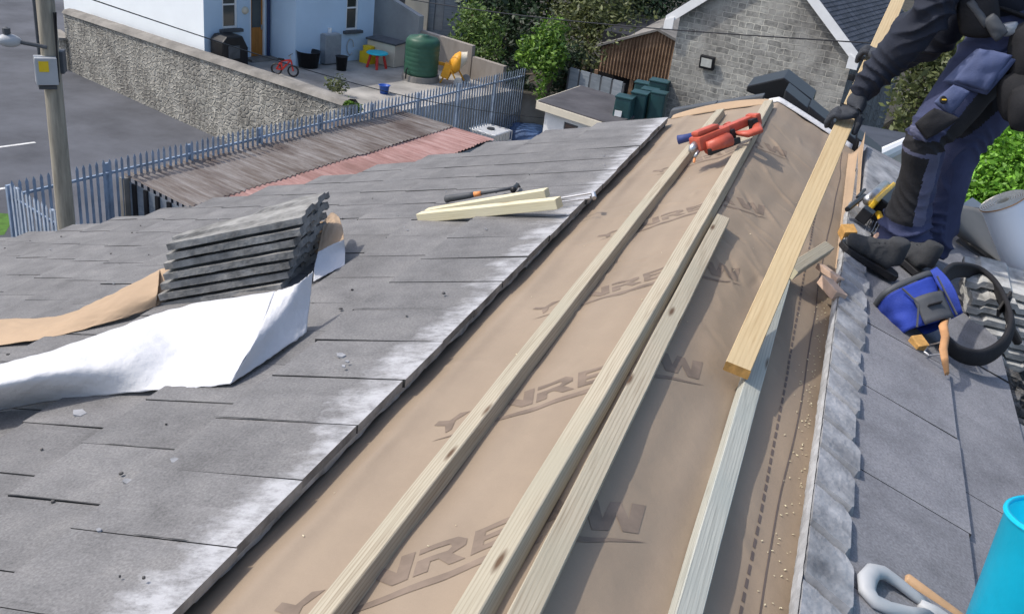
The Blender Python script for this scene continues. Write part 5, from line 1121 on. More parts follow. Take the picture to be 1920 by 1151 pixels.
# jacket with both sleeves
garment('jacket', [
    [(HIPc + Vector((-.02, 0, .13)), .165), (wai, .165), (lerp(wai, chest, .5), .175), (chest, .17), (lerp(chest, neck, .75), .085)],
    [(lerp(chest, shF, .4), .13), (shF, .105), (lerp(shF, elF, .5), .088), (elF, .082), (lerp(elF, wrF, .35), .080), (lerp(elF, wrF, .75), .066), (lerp(elF, wrF, .98), .054), (lerp(elF, wrF, 1.06), .050)],
    [(lerp(chest, shB, .4), .13), (shB, .105), (lerp(shB, elB, .5), .09), (elB, .084), (lerp(elB, wrB, .5), .072), (lerp(elB, wrB, 1.0), .052)]],
    'navy', person, folds=[(elF, wrF, .78, .22, .009, 20), (elF, wrF, .1, .25, .012, 13), (shF, elF, .8, .25, .010, 11), (elB, wrB, .3, .4, .010, 14)])
# work belt, buckle clip and black pouches
mb = MB(); bel = []
for k in range(25):
    q = k / 24 * 6.283; bel.append(HIPc + Vector((-.02, 0, .065)) + Vector((.185 * math.cos(q), .165 * math.sin(q), -.035 * math.cos(q) )))
mb.tube(bel, .034, 8, flat=.28); mb.build('belt', 'blackrub', person, smooth=True)
patch('holster', [(1800, 2, -.19), (1862, -12, -.2), (1870, 64, -.2), (1806, 62, -.19)], 4.22, 'blackrub', thick=.04, bulge=.03)
patch('holster_strap', [(1812, 6, -.23), (1824, 0, -.23), (1856, 44, -.24), (1846, 52, -.24)], 4.22, 'dkgrey', thick=.01)
patch('belt_clip', [(1846, 40, -.24), (1862, 26, -.24), (1886, 62, -.24), (1868, 76, -.24)], 4.22, 'dkgrey', thick=.02)
patch('belt_buckle', [(1874, 48, -.24), (1906, 42, -.24), (1908, 62, -.24), (1884, 68, -.24)], 4.24, 'midgrey', thick=.012)
patch('tool_pouch', [(1906, 52, -.20), (1975, 46, -.2), (1985, 160, -.2), (1896, 158, -.2)], 4.22, 'blackrub', thick=.06, bulge=.05)
patch('tool_pouch', [(1882, 150, -.20), (1965, 140, -.2), (1960, 228, -.2), (1888, 214, -.2)], 4.20, 'blackrub', thick=.07, bulge=.05)
patch('tool_pouch', [(1902, 170, -.26), (1960, 160, -.26), (1958, 236, -.26), (1900, 236, -.26)], 4.20, 'blackrub', thick=.05, bulge=.04)
# boots
def boot(toe, heel, up, shaft, nm='boot'):
    d = toe - heel; Lb = d.length; x = d.normalized(); sdv = x.cross(NR).normalized(); n = sdv.cross(x).normalized()
    if n.z < 0: n = -n
    W = lambda f: .045 * (1 - .16 * abs(f - .7) * 2) * min(1, ((1 - f) * 7 + .02)) ** .5 * min(1, (f * 9 + .25)) ** .5
    Hh = lambda f: .06
    Pb = lambda f, z: heel + x * (f * Lb) + n * z
    top = Pb(.27, .20)
    b_ = garment(nm, [[(Pb(.15, .052), .036), (Pb(.4, .054), .038), (Pb(.62, .050), .038), (Pb(.82, .044), .035), (Pb(.93, .040), .028)], [(Pb(.16, .05), .037), (Pb(.20, .09), .039), (Pb(.25, .13), .041), (Pb(.275, .15), .038)], [(Pb(.36, .09), .034), (Pb(.6, .068), .031), (Pb(.82, .050), .027)]],
        'boot', person, voxel=.007, base=.0015, folds=[(Pb(0, .08), Pb(1, .08), .55, .15, .0025, 22)])
    so_ = MB(); pl = [(f, W(f) + .005) for f in [i / 16 for i in range(17)]]; poly = [heel + x * (f * Lb * 1.03 - .012) + sdv * w for f, w in pl] + [heel + x * (f * Lb * 1.03 - .012) - sdv * w for f, w in reversed(pl)]
    so_.prism(poly, n * .026); so_.build('sole', 'black', b_, bevel=.003)
    for k in range(5):
        f = .42 + .07 * k; lc = MB(); p = Pb(f - .04, .128 - .05 * (f - .36) / .3); lc.tube([p - sdv * .022, p + n * .004, p + sdv * .022], .0035, 5); lc.build('lace', 'black', b_)
    return b_
toeF, heelF = roof(1570, 458, .050), roof(1672, 522, .055); boot(toeF, heelF, NR, ankF)
toeB, heelB = roof(1655, 470, .055), roof(1720, 525, .055); boot(toeB + Vector((.03, .06, -.01)), heelB + Vector((.015, .02, 0)), NR, ankB)
# gloves: palm, four fingers and thumb each its own chain from the palm
PX = (PH - PB).normalized(); psd = PX.cross(Vector(PUP)).normalized(); pup = psd.cross(PX).normalized()
if pup.z < 0: pup = -pup; 
if psd.x < 0: psd = -psd
def glove(wr, pc, side, nm='glove', spread=1.0):
    """hand over the plank at pc; fingers wrap over on side -psd, the thumb on +psd"""
    top = pc + pup * .030; V = [wr, lerp(wr, top, .55), top + PX * .01]; E = [(0, 1), (1, 2)]; rr = [(.034, .03), (.045, .03), (.046, .026)]
    ln = [.040, .046, .043, .034]
    for k in range(4):
        r0 = top - psd * .018 + PX * (.036 - .024 * k) ; s_ = ln[k]
        q = [r0, r0 - psd * .030 + pup * .006, r0 - psd * .048 - pup * (.030 + .1 * (s_ - .03)), r0 - psd * .040 - pup * (.03 + s_ * .85)]
        b = len(V); V += q; E += [(2, b), (b, b + 1), (b + 1, b + 2), (b + 2, b + 3)]; rr += [.0155, .0135, .0125, .0105]
    t0 = lerp(wr, top, .7) + psd * .03; b = len(V); V += [t0, top + psd * .052 - pup * .014 - PX * .01, top + psd * .050 - pup * .060 - PX * .02]; E += [(1, b), (b, b + 1), (b + 1, b + 2)]; rr += [.019, .0155, .0125]
    return skinned(nm, V, E, rr, 'glove', person, levels=2, wr=.002, ws=30)
pcF = PB + PD * ((at_d(1583, 228, 4.13) - PB).length)
glove(wrF, pcF, 1)
pcB = PB + PD * 2.05; 
t_ = min((abs(img(PB + PD * (k * .02))[1] - 112), k * .02) for k in range(60, 165))[1]; pcB = PB + PD * t_
glove(wrB, pcB, 1)

# ================================================================ TOOLS AND LOOSE MATERIAL
# ---- tile stack wrapped in a strip of membrane
def rooftile(c, xd, up, name, label, mt='tile_edge', Lx=.42, Ly=.33, th=.020, group=None, prof=.010, cut=0):
    """interlocking concrete tile: long side xd, cross profile rippled, nibs under one end"""
    xd = Vector(xd).normalized(); up = (Vector(up) - xd * Vector(up).dot(xd)).normalized(); yd = up.cross(xd); t = thing(name, c, label, 'roof tile', group)
    nx, ny = 14, 30; pf = lambda b: (prof * (1 if .10 < b < .38 or .55 < b < .86 else 0) * (1 - .0)); seed = R_.random() * 50
    wob = lambda a, b, k: .0022 * nz((a * 7, b * 7, seed + k), 1)
    def S(a, b, top):
        b = 1 - (1 - b) * (1 - cut * a)
        return c + xd * ((a - .5) * Lx + .005 * nz((b * 6, seed, a > .5), 1) * (a in (0, 1))) + yd * ((b - .5) * Ly + .004 * nz((a * 7, seed, 2), 1) * (b in (0, 1))) + up * (pf(b) + (th if top else 0) + wob(a, b, top))
    mb = MB(); mb.grid(lambda a, b: S(a, b, 1), nx, ny); mb.grid(lambda a, b: S(a, b, 0), nx, ny)
    for fx in (0, 1): mb.grid(lambda a, b: S(fx, a, b), ny, 1); mb.grid(lambda a, b: S(a, fx, b), nx, 1)
    mb.build('slab', mt, t, fix=True)
    mb = MB()
    for b in (.2, .5, .8): mb.box(c + xd * (-.44 * Lx) + yd * ((b - .5) * Ly) - up * .008, (.03, .04, .016), Matrix((xd, yd, up)).transposed())
    mb.build('nib', mt, t); return t
q0, q1 = roof(290, 580, .04), roof(500, 545, .04); xd0 = (q1 - q0).normalized()
upS = (NL * .97 + Vector((.05, .10, .0))).normalized(); cS = q0 + xd0 * .30 + NL.cross(xd0).normalized() * .18; print('stack', cS, NL.cross(xd0))
names = ['bottom', 'second from the bottom', 'third from the bottom', 'fourth from the bottom', 'third from the top', 'second from the top', 'top']
for k in range(7):
    x_ = Matrix.Rotation(rad(.9 * k - 1 + R_.gauss(0, .7)), 3, NL) @ xd0
    rooftile(cS + upS * (.0385 * k) + xd0 * (.017 * k + R_.gauss(0, .004)) + NL.cross(xd0) * R_.gauss(0, .004), -x_, NL + Vector((.04 * (k > 4), 0, 0)), 'roof_tile', 'grey ribbed concrete tile, ' + names[k] + ' of the stack on the left slope', Lx=.54, Ly=.42, th=.025, cut=.78, group='concrete tiles stacked on the left slope')
def ribbon(name, rows, mt, par, nu=110, nv=24, bulge=0, back=None, wv=.006):
    """sheet through rows of picture points (u, v, height over the roof); rows run from bottom edge to top edge"""
    pts = [[roof(u, v, o) for (u, v, o) in r] for r in rows]
    def spl(r, a):
        n = len(r) - 1; x = a * n; i = min(int(x), n - 1); f = x - i; p0, p1, p2, p3 = r[max(i - 1, 0)], r[i], r[i + 1], r[min(i + 2, n)]
        return .5 * ((2 * p1) + (p2 - p0) * f + (2 * p0 - 5 * p1 + 4 * p2 - p3) * f * f + (3 * p1 - p0 - 3 * p2 + p3) * f ** 3)
    def fn(a, b):
        c = [spl(r, a) for r in pts]; p = spl(c, b) if len(c) > 2 else c[0] * (1 - b) + c[1] * b
        return p + NL * (wv * nz((a * 7, b * 2, len(rows)), 1) * math.sin(math.pi * b) + .0035 * nz((a * 21 + b * 9, b * 5 - a * 6, 3), 1) + .0022 * (.5 - abs(nz((a * 16 - b * 7, b * 3, 8), 1))) * 2)
    mb = MB(); mb.grid(fn, nu, nv); return mb.build(name, mt, par, smooth=True, solid=.0016)
strip = thing('membrane_strip', roof(420, 640, .05), 'strip of roofing membrane, white outside and brown inside, wrapped round the tile stack', 'membrane strip')
ribbon('white_face', [[(-120, 790, .06), (0, 770, .052), (110, 751, .052), (240, 737, .052), (340, 729, .052), (432, 721, .052)],
                      [(-120, 745, .19), (0, 722, .18), (110, 697, .17), (240, 672, .15), (350, 655, .115), (478, 640, .128)],
                      [(-120, 720, .18), (0, 683, .18), (100, 657, .18), (230, 612, .19), (350, 573, .20), (516, 547, .190)]], 'memb_white', strip, wv=.010)
ribbon('white_face', [[(432, 721, .052), (500, 676, .052), (575, 624, .052)], [(478, 640, .128), (530, 602, .125), (581, 567, .125)], [(516, 547, .190), (556, 534, .20), (587, 509, .21)]], 'memb_white', strip, nu=24, wv=.003)
ribbon('white_face', [[(588, 529, .052), (615, 514, .052), (647, 498, .052)], [(590, 500, .09), (617, 484, .09), (647, 470, .09)], [(596, 474, .125), (618, 462, .13), (645, 450, .135)]], 'memb_white', strip, nu=16, wv=.002)
ribbon('brown_face', [[(596, 474, .125), (618, 462, .13), (645, 450, .135)], [(603, 440, .16), (620, 424, .17), (643, 430, .15)], [(606, 418, .19), (622, 400, .19), (636, 408, .17)]], 'memb_tan', strip, nu=16, wv=.004)
ribbon('brown_face', [[(-120, 668, .056), (0, 648, .054), (100, 632, .054), (200, 606, .056), (292, 576, .06)], [(-120, 640, .075), (0, 622, .075), (100, 610, .08), (200, 580, .10), (296, 545, .12)], [(-120, 612, .07), (0, 599, .075), (110, 593, .085), (200, 556, .13), (300, 506, .17)]], 'memb_tan', strip, wv=.008)
# hidden run of the strip behind the stack
ribbon('brown_face', [[(292, 576, .06), (420, 520, .06), (600, 478, .06)], [(300, 506, .17), (440, 460, .17), (606, 415, .19)]], 'memb_tan', strip, nu=20, nv=4, wv=.002)
# ---- hammer on the left slope
def rod(u, v, o, u2, v2, o2, f0=0, f1=1): a, b = roof(u, v, o), roof(u2, v2, o2); return a + (b - a) * f0, a + (b - a) * f1
hm = thing('hammer', roof(900, 365, .07), 'dark gripped hammer lying behind the two pale sticks on the left tiles', 'hammer')
hA, hB = roof(834, 374, .085), roof(966, 352, .085); hx = hB - hA
mb = MB(); mb.tube([hA + hx * f for f in (0, .02, .06, .2, .36, .42)], [.012, .019, .017, .016, .015, .012], 12); mb.build('grip', 'dkgrey', hm, smooth=True)
mb = MB(); mb.tube([hA + hx * .42, hA + hx * .52], [.0125, .0115], 12); mb.build('band', 'copper', hm, smooth=True)
mb = MB(); mb.tube([hA + hx * .50, hA + hx * .98], [.009, .008], 10); mb.build('shaft', 'dkgrey', hm, smooth=True)
mb = MB(); hn = hx.normalized().cross(NL); mb.tube([hB + hn * .05, hB + hn * .035, hB, hB - hn * .05, hB - hn * .09 - NL * .02], [.013, .014, .012, .010, .004], 10); mb.build('head', 'black', hm, smooth=True)
mb = MB(); a, b = rod(1044, 373, .075, 1112, 362, .07); mb.tube([a, b], .004, 6); mb.tube([b, b + Vector((.015, -.03, -.01))], .010, 6); c, d = rod(1044, 380, .075, 1106, 372, .065); mb.tube([c, d], .0035, 6)
tag(mb.build('claw_bar', 'steel'), 'thin steel bar sticking out from the stick end to the tile edge', 'bar')
# ---- orange nail gun across two battens, blue-handled hammer beneath
gA, gB = roof(1304, 282, .065), roof(1416, 236, .078); gx = (gB - gA); gl_ = gx.length; gu = gx.normalized(); gn = gu.cross(NL).normalized(); Rg = Matrix((gu, gn, gu.cross(gn) if gu.cross(gn).z > 0 else -gu.cross(gn))).transposed(); gz = Rg.col[2]
if gn.y > 0: gn = -gn       # gn points towards the viewer
Rg = Matrix((gu, gz.cross(gu), gz)).transposed()
ng = thing('nail_gun', gA, 'orange red gas nail gun lying across the two long battens near the peak', 'nail gun')
G2 = lambda f, n, z: gA + gu * (f * gl_) + gn * n + gz * z
mb = MB(); mb.box(G2(.26, 0, .025), (gl_ * .52, .075, .068), Rg); mb.box(G2(.20, 0, .07), (gl_ * .36, .05, .025), Rg); mb.build('housing', 'toolred', ng, bevel=.014)
mb = MB(); mb.tube([G2(.08, .045, .0), G2(.42, .05, .0)], [.030, .034], 12); mb.build('gas_chamber', 'toolred', ng, smooth=True)
mb = MB(); mb.box(G2(.76, -.01, .032), (gl_ * .52, .045, .042), Rg @ Matrix.Rotation(.04, 3, 'Z')); mb.build('handle', 'toolred', ng, bevel=.01)
mb = MB(); mb.tube([G2(.60, .03, .01), G2(.66, .075, .0), G2(.80, .085, .0), G2(.93, .04, .015)], [.018, .03, .03, .018], 12, flat=.55); mb.build('magazine', 'toolred', ng, smooth=True)
mb = MB(); mb.box(G2(.99, .0, .03), (gl_ * .09, .075, .06), Rg); mb.build('battery', 'toolred', ng, bevel=.012)
mb = MB(); mb.box(G2(.90, .028, .02), (gl_ * .1, .03, .05), Rg); mb.box(G2(.52, .03, .012), (.03, .03, .05), Rg); mb.box(G2(.30, .062, -.015), (gl_ * .5, .02, .03), Rg); mb.build('trim', 'black', ng, bevel=.005)
mb = MB(); mb.tube([G2(.64, -.045, .03), G2(.72, -.055, .03)], .022, 10); mb.build('cap', 'trimred' if 'trimred' in M else 'toolred', ng)
mb = MB(); mb.tube([G2(.02, .0, .02), G2(-.04, 0, .015), G2(-.09, .005, .005)], [.024, .018, .010], 10); mb.tube([G2(-.02, .028, .0), G2(-.10, .03, -.02)], .008, 8); mb.build('nose', 'steel', ng, smooth=True)
mb = MB(); mb.tube([G2(-.1, .03, -.025), G2(-.13, .033, -.04)], .006, 6); mb.build('nail_tip', 'copper', ng)
h2 = thing('hammer', roof(1290, 262, .06), 'blue handled hammer half hidden under the orange nail gun', 'hammer')
a, b = roof(1270, 263, .035), roof(1372, 240, .05); d_ = (b - a)
mb = MB(); mb.tube([a, a + d_ * .015, a + d_ * .12, a + d_ * .42], [.017, .024, .021, .019], 14); mb.build('grip', 'bluegrip', h2, smooth=True)
mb = MB(); mb.tube([a + d_ * .4, b], .009, 8); mb.tube([b - gn * .06, b + gn * .02], [.014, .014], 10); mb.build('head', 'steel', h2, smooth=True)
# ---- yellow and black nail gun by the boot
yg = thing('nail_gun', roof(1640, 400, .05), 'yellow and black cordless nail gun lying behind the boot on the mortar', 'nail gun')
yA, yB = roof(1607, 420, .07), roof(1668, 362, .09); yx = (yB - yA); yl = yx.length; yu = yx.normalized(); yn = yu.cross(NR).normalized(); 
if yn.x < 0: yn = -yn
yz = yu.cross(yn); yz = yz if yz.z > 0 else -yz; Ry = Matrix((yu, yz.cross(yu), yz)).transposed(); Y2 = lambda f, n, z: yA + yu * (f * yl) + yn * n + yz * z
mb = MB(); mb.box(Y2(.62, .05, .03), (yl * .55, .095, .10), Ry); mb.build('battery', 'black', yg, bevel=.008)
mb = MB(); mb.box(Y2(.55, -.006, .05), (yl * .62, .022, .06), Ry); mb.tube([Y2(.3, .03, .03), Y2(.22, .08, .02), Y2(.20, .12, .01)], .014, 8); mb.box(Y2(.95, .03, .075), (.05, .05, .03), Ry); mb.build('housing', 'toolyel', yg, bevel=.006)
mb = MB(); mb.tube([Y2(.30, -.035, .045), Y2(.85, -.035, .045)], .023, 12); mb.build('cylinder', 'steel', yg, smooth=True)
mb = MB(); mb.tube([Y2(.02, -.07, .02), Y2(.42, -.065, .03)], .012, 8); mb.box(Y2(.1, .0, .03), (.07, .05, .06), Ry); mb.tube([Y2(.3, -.08, .03), Y2(.55, -.085, .03)], .008, 6); mb.build('magazine', 'black', yg, bevel=.004)
mb = MB(); mb.tube([Y2(1.05, .07, .07), Y2(1.12, .085, .07)], .03, 12); mb.build('dial', 'bluegrip', yg); mb = MB()
for k in range(7): mb.tube([Y2(.12 + .03 * k, .03 + .012 * k, .02), Y2(.05 + .03 * k, .045 + .012 * k, -.02)], .0025, 5)
mb.build('nail_strip', 'steel', yg)
# ---- blue pouch, belt ring, leather holder
tbt = thing('tool_belt', roof(1800, 610, .08), 'black padded tool belt with a royal blue pouch lying in a loop on grey tiles', 'tool belt')
def on_r(u, v, o): return roof(u, v, o)
bpts = [(1772, 632, .10), (1766, 580, .17), (1768, 530, .20), (1790, 508, .20), (1830, 512, .19), (1862, 535, .20), (1883, 570, .21), (1893, 608, .20), (1880, 645, .16), (1845, 668, .12), (1805, 664, .10), (1776, 644, .10)]
bw3 = [on_r(u, v, o) for u, v, o in bpts]; bw3.append(bw3[0]); n = len(bw3) - 1
def cat_(r, a, closed=True):
    n = len(r) - 1; x = a * n; i = min(int(x), n - 1); f = x - i; g = lambda k: r[k % n]; p0, p1, p2, p3 = g(i - 1), g(i), g(i + 1), g(i + 2)
    return .5 * ((2 * p1) + (p2 - p0) * f + (2 * p0 - 5 * p1 + 4 * p2 - p3) * f * f + (3 * p1 - p0 - 3 * p2 + p3) * f ** 3)
bc_ = sum((p for p in bw3[:-1]), Vector()) / n; axb = Vector((-.25, -.52, .80)).normalized()
mb = MB(); mb.grid(lambda a, b: cat_(bw3, a) + axb * ((b - .5) * .088) + (cat_(bw3, a) - bc_).normalized() * (.012 * math.sin(math.pi * b)), 72, 6); mb.build('belt', 'blackrub', tbt, smooth=True, solid=.016)
mb = MB(); mb.box(bw3[6], (.05, .012, .10), frame(axb)); mb.tube([on_r(1893, 612, .18), on_r(1908, 640, .12)], .018, 8); mb.tube([on_r(1888, 575, .22), on_r(1897, 556, .24)], .005, 6); mb.build('buckle', 'black', tbt, bevel=.004)
pchc = on_r(1712, 585, .10); pn_ = (-AZ * .85 - AY * .45).normalized(); pu_ = AX * .93 - AY * .3; pu_ = (pu_ - pn_ * pu_.dot(pn_)).normalized(); pv_ = pn_.cross(pu_).normalized()
mb = MB()
def pouch(a, b):
    q = a * 6.283; e = .62; cx = math.copysign(abs(math.cos(q)) ** e, math.cos(q)); cy = math.copysign(abs(math.sin(q)) ** e, math.sin(q)); fl = .82 + .22 * b
    return pchc + pu_ * (.100 * cx * fl) + pn_ * (.062 * cy * (.8 + .55 * b)) + pv_ * ((b - .5) * .15 + .014 * cx * b) + pn_ * .008 * nz((a * 5, b * 3, 0), 1.3) + pu_ * .008 * nz((a * 5, b * 3, 7), 1.3)
mb.grid(pouch, 40, 14); mb.build('pouch', 'royal', tbt, smooth=True, solid=.004)
mb = MB(); mb.grid(lambda a, b: pouch(a, .96) * (1 - b * .9) + (pchc + pv_ * (-.07)) * (b * .9), 40, 4); mb.build('lining', 'dkgrey', tbt, smooth=True)
mb = MB(); mb.grid(lambda a, b: pouch(a, 1.0 + .0 * b) + pv_ * (.02 * b) + (pouch(a, 1) - pchc).normalized() * .003, 40, 2); mb.build('rim', 'dkgrey', tbt, smooth=True, solid=.006)
fp = lambda x, z, k=0: pchc + pu_ * x + pv_ * z + pn_ * (.064 + .022 * (z + .085) / .17 + .012 + k)
mb = MB(); mb.grid(lambda a, b: fp(-.03 + .11 * a, -.085 + .10 * b, .012 * math.sin(math.pi * a)), 10, 6); fpk = mb.build('front_pocket', 'dkgrey', tbt, smooth=True, solid=.006)
mb = MB(); mb.box(fp(.025, -.03, .014), (.05, .004, .03), Matrix((pu_, pv_, pn_)).transposed()); mb.build('patch', 'blackrub', fpk)
mb = MB(); mb.tube([fp(-.05, .06), fp(-.02, -.01, .004), fp(-.06, -.085)], .004, 5); mb.tube([fp(.09, .07), fp(.095, -.08)], .004, 5); mb.build('piping', 'dkgrey', tbt)
mb = MB(); mb.grid(lambda a, b: pchc + pu_ * (.105 + .03 * a) + pv_ * (-.07 + .19 * b) + pn_ * (.02 + .03 * math.sin(3 * b) + .03 * a), 6, 10); mb.build('pouch_flap', 'royal', tbt, smooth=True, solid=.008)
lh_ = thing('hammer_holder', roof(1772, 650, .1), 'tan leather hammer holder with steel wire loop hanging on the black belt', 'tool holder')
lp = [(1776, 592, .15), (1768, 612, .16), (1772, 632, .155), (1768, 655, .13), (1771, 676, .11), (1774, 704, .07)]; l3 = [on_r(*p) for p in lp]; wl = [.010, .022, .020, .020, .016, .006]
mb = MB(); sdl = AX * .8 + AZ * .3
mb.grid(lambda a, b: (lambda i, f: l3[i] + (l3[min(i + 1, 5)] - l3[i]) * f + sdl * ((wl[i] + (wl[min(i + 1, 5)] - wl[i]) * f) * (b - .5) * 2) + NR * (.012 * math.sin(b * 3.1)))(min(int(a * 5), 4), a * 5 - min(int(a * 5), 4)), 30, 6); mb.build('strap', 'leather', lh_, smooth=True, solid=.004)
mb = MB(); mb.tube([on_r(1770, 640, .14), on_r(1742, 647, .08), on_r(1733, 660, .07), on_r(1742, 666, .075), on_r(1770, 663, .12)], .0028, 6); mb.build('wire_loop', 'steel', lh_)
# ---- pale tile stack on the right slope
rs = [roof(1795, 556, .08)]; xr_ = (at_y(1900, 585, 3.95) - at_y(1795, 560, 3.93)).normalized()
n2 = ['top', 'second from the top', 'third from the top', 'fourth from the top', 'fifth from the top', 'sixth from the top', 'bottom']
base = at_y(1925, 700, 3.80)
for k in range(7):
    ctr_ = base + Vector((-.045, .14, .0)) + Vector((0, 0, 1)) * (.042 * k) + Vector((-.004 * k + R_.gauss(0, .006), .018 * k + R_.gauss(0, .006), 0)); 
    x2 = Matrix.Rotation(rad(R_.gauss(0, 2)), 3, 'Z') @ xr_; y2 = Vector((0, 0, 1)).cross(x2); upk = Vector((.22, -.10, 1)); upk = (upk - x2 * upk.dot(x2)).normalized()
    rooftile(ctr_, -(upk.cross(x2)), upk, 'roof_tile', 'pale ribbed concrete tile, ' + n2[6 - k] + ' of the stack beside the belt', 'tile_pale', .24, .44, .026, 'pale concrete tiles stacked on the right slope', prof=.016)
# ---- leaning dark tiles, grey sheet and the white roll behind
for k, (u0, v0, u1, v1) in enumerate(((1796, 440, 1930, 540), (1792, 452, 1930, 556), (1793, 462, 1925, 572))):
    a, b = roof(u0, v0, .075 - .018 * k), roof(u1, v1, .075 - .018 * k); d = (b - a); L_ = d.length; t = thing('roof_tile', a, ['dark flat tile edge, topmost of the three below the grey sheet', 'dark flat tile edge, middle of the three below the grey sheet', 'dark flat tile edge, lowest of the three below the grey sheet'][k], 'roof tile', 'dark tiles lying beside the white roll')
    mb = MB(); bk_ = Vector((.5, .85, .05)).normalized(); Rk = frame(d, NR); mb.box((a + b) / 2 + Rk.col[1] * .12 + NR * .006, (L_, .24, .014), Rk); mb.build('slab', 'dkgrey' if k else 'tile_edge', t, bevel=.002)
    mb = MB(); mb.box((a + b) / 2 + Rk.col[1] * .01 - NR * .004, (L_ * .96, .02, .01), Rk); mb.build('nib', 'tile_edge', t)
gsht = MB(); qa = [roof(1738, 386, .20), roof(1846, 396, .17), roof(1930, 545, .07), roof(1792, 440, .09)]
gsht.grid(lambda a, b: qa[0] * (1 - a) * (1 - b) + qa[1] * a * (1 - b) + qa[2] * a * b + qa[3] * (1 - a) * b + NR * .02 * math.sin(3.1 * a), 12, 12)
M['leadgrey'] = mat('flat_grey_sheet', (.15, .145, .135), .8, .15, 4, .2, 40); tag(gsht.build('felt_sheet', 'leadgrey', smooth=True, solid=.006), 'stiff plain grey felt sheet lying behind the trouser leg', 'sheet')
cr, dr_ = at_d(1881, 377, 4.55), roof(1968, 600, .10); rdv = (dr_ - cr).normalized(); cr0 = cr; rl = thing('membrane_roll', (cr0 + rdv * .5), 'white roll of roofing membrane with its spiral end facing up, right edge', 'membrane roll')
Rr = frame((0, 1, 0), rdv); Rr = Matrix((rdv.orthogonal().normalized(), rdv.cross(rdv.orthogonal()).normalized(), rdv)).transposed()
mb = MB(); RR = .092; mb.lathe([(RR - .004, .0), (RR, .004), (RR, 1.0), (.02, 1.0)], cr0, Rr, 40); M['roll_white'] = mat('roll_white', (.88, .88, .90), .6, .03, 3, .15, 20); mb.build('wrap', 'roll_white', rl, smooth=True)
mb = MB()
for k in range(7): r0 = .034 + .009 * k; mb.lathe([(r0, .002), (r0 + .0012, -.004), (r0 + .0072, -.003)], cr0, Rr, 36, 0); mb.lathe([(r0 + .0072, -.003), (r0 + .009, .002)], cr0, Rr, 36, 1)
M['roll_end'] = mat('roll_end', (.72, .69, .60), .8, .12, 60, .2, 200); mb.build('spiral_end', ['roll_end', 'leather'], rl, smooth=True)
mb = MB(); mb.lathe([(.034, .002), (.030, -.002), (.024, -.002), (.022, .002), (.022, .3)], cr0, Rr, 24); mb.build('core', 'cream', rl, smooth=True)
lf = MB(); qa = [roof(1797, 388, .10), roof(1822, 372, .16), roof(1850, 392, .14), roof(1830, 396, .08)]; lf.prism(qa, NR * .006); tag(lf.build('membrane_offcut', 'ltgrey'), 'small pale grey flap sticking up by the white roll', 'offcut')
# dark rubble where tiles are missing
mb = MB()
for i in range(160):
    y, t = R_.uniform(3.0, 4.6), R_.uniform(1.12, 1.75); r = R_.uniform(.008, .045); p = sy(t, y, -.05 + r * .3)
    v8 = [p + Vector((sx * r * R_.uniform(.5, 1.2), sy__ * r * R_.uniform(.5, 1.2), sz * r * R_.uniform(.3, .8))) for sz in (-1, 1) for sx, sy__ in ((-1, -1), (1, -1), (1, 1), (-1, 1))]; mb.hexa(v8)
o = mb.build('mortar_rubble', 'debris'); tag(o, 'dark broken mortar and tile rubble in the gap of the right slope', 'rubble', kind='stuff')
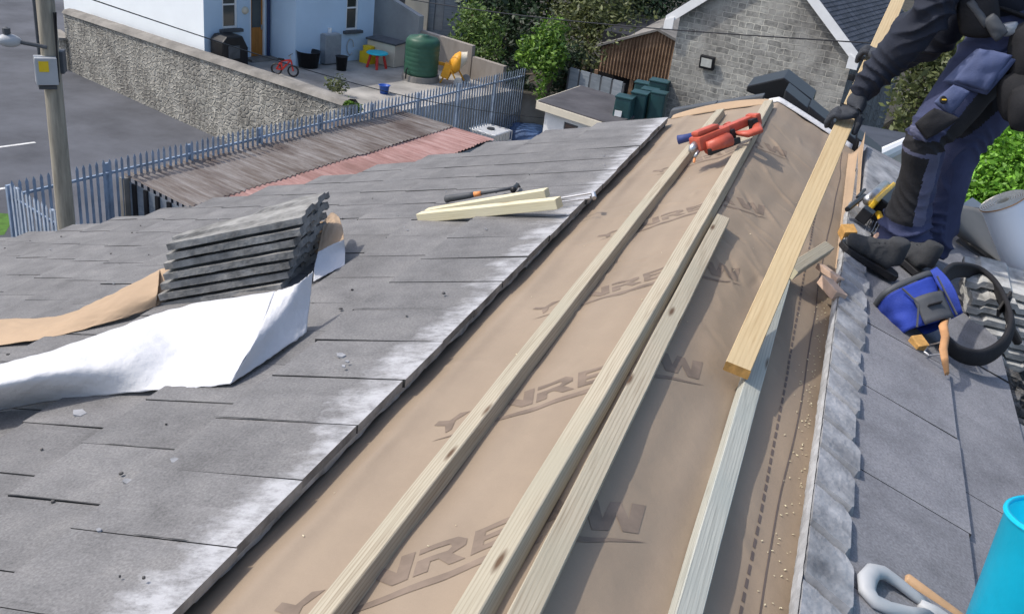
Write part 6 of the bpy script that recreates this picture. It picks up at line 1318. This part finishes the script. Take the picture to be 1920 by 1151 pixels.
# ---- cyan bucket
bT = roof(1890, 952, .0); R0 = .165
ct = at_d(2016, 985, 2.10); cb = at_d(1950, 1240, 2.22); bxv = (ct - cb); hb_ = bxv.length; bz = (Vector((0, 0, 1)) * .85 + bxv.normalized() * .3).normalized(); bz = bxv.normalized(); Rb = Matrix((bz.orthogonal().normalized(), bz.cross(bz.orthogonal()).normalized(), bz)).transposed()
bu = thing('flexible_bucket', cb, 'bright cyan rubber bucket standing on the right slope at the bottom corner', 'bucket'); rt, rb = .118, .146
mb = MB(); mb.lathe([(0, 0), (rb - .02, 0), (rb, .02), (rt, hb_), (rt + .004, hb_ + .004), (rt - .004, hb_ + .006), (rb - .012, .03), (0, .03)], cb, Rb, 48); mb.build('body', 'cyan', bu, smooth=True)
mb = MB(); mb.tube([ct + Rb @ Vector((rt * math.cos(k / 40 * 6.2832), rt * math.sin(k / 40 * 6.2832), .0)) for k in range(41)], .005, 8, cap=False); mb.build('rim', 'cyan', bu, smooth=True)
# ---- shovel with a D handle, second wooden shaft
sp = thing('shovel', roof(1660, 1100, .05), 'shovel with a grey plastic D handle lying on the right slope', 'shovel')
RD = lambda u, v, o=.05: roof(u, v, o)
mb = MB(); loop0 = [(1745, 1139, .05), (1715, 1118, .055), (1683, 1090, .06), (1655, 1068, .062), (1634, 1066, .06), (1623, 1085, .055), (1622, 1110, .05), (1636, 1128, .05), (1668, 1142, .05), (1705, 1150, .05), (1745, 1152, .05)]
loop = loop0; LW = [RD(*p) for p in loop]; mb.tube([(LW[max(k - 1, 0)] + LW[k] * 2 + LW[min(k + 1, 10)]) / 4 if k not in (0, 10) else LW[k] for k in range(11)], [.013, .014, .015, .017, .020, .022, .020, .017, .016, .015, .014], 14, flat=.75); mb.build('d_handle', 'ltgrey', sp, smooth=True)
mb = MB(); a, b = RD(1722, 1132, .05), RD(1850, 1215, .045); mb.tube([a, lerp(a, b, .2), lerp(a, b, .5), b + (b - a) * 2.2], [.013, .019, .018, .018], 14); mb.build('socket', 'ltgrey', sp, smooth=True)
e = b + (b - a) * 2.2; mb = MB(); bd2 = (b - a).normalized(); bs = bd2.cross(NR).normalized(); mb.grid(lambda s, t: e + bd2 * (.28 * s) + bs * ((t - .5) * .2 * (1 - .5 * s ** 3)) - NR * (.03 * (1 - (2 * t - 1) ** 2)), 8, 8); mb.build('blade', 'steel', sp, smooth=True, solid=.003)
a, b = RD(1697, 1083, .045), RD(1800, 1160, .045); mb = MB(); mb.tube([a, a + (b - a) * .02, b, b + (b - a) * 3], [.010, .0135, .0145, .0145], 14)
ws_ = thing('wooden_handle', a, 'round wooden tool handle lying behind the grey D handle', 'tool handle'); mb.build('shaft', 'wood_shaft', ws_, smooth=True); mb = MB(); c_ = b + (b - a) * 3; mb.box(c_, (.03, .12, .03), frame(b - a, NR)); mb.build('head', 'steel', ws_, bevel=.004)
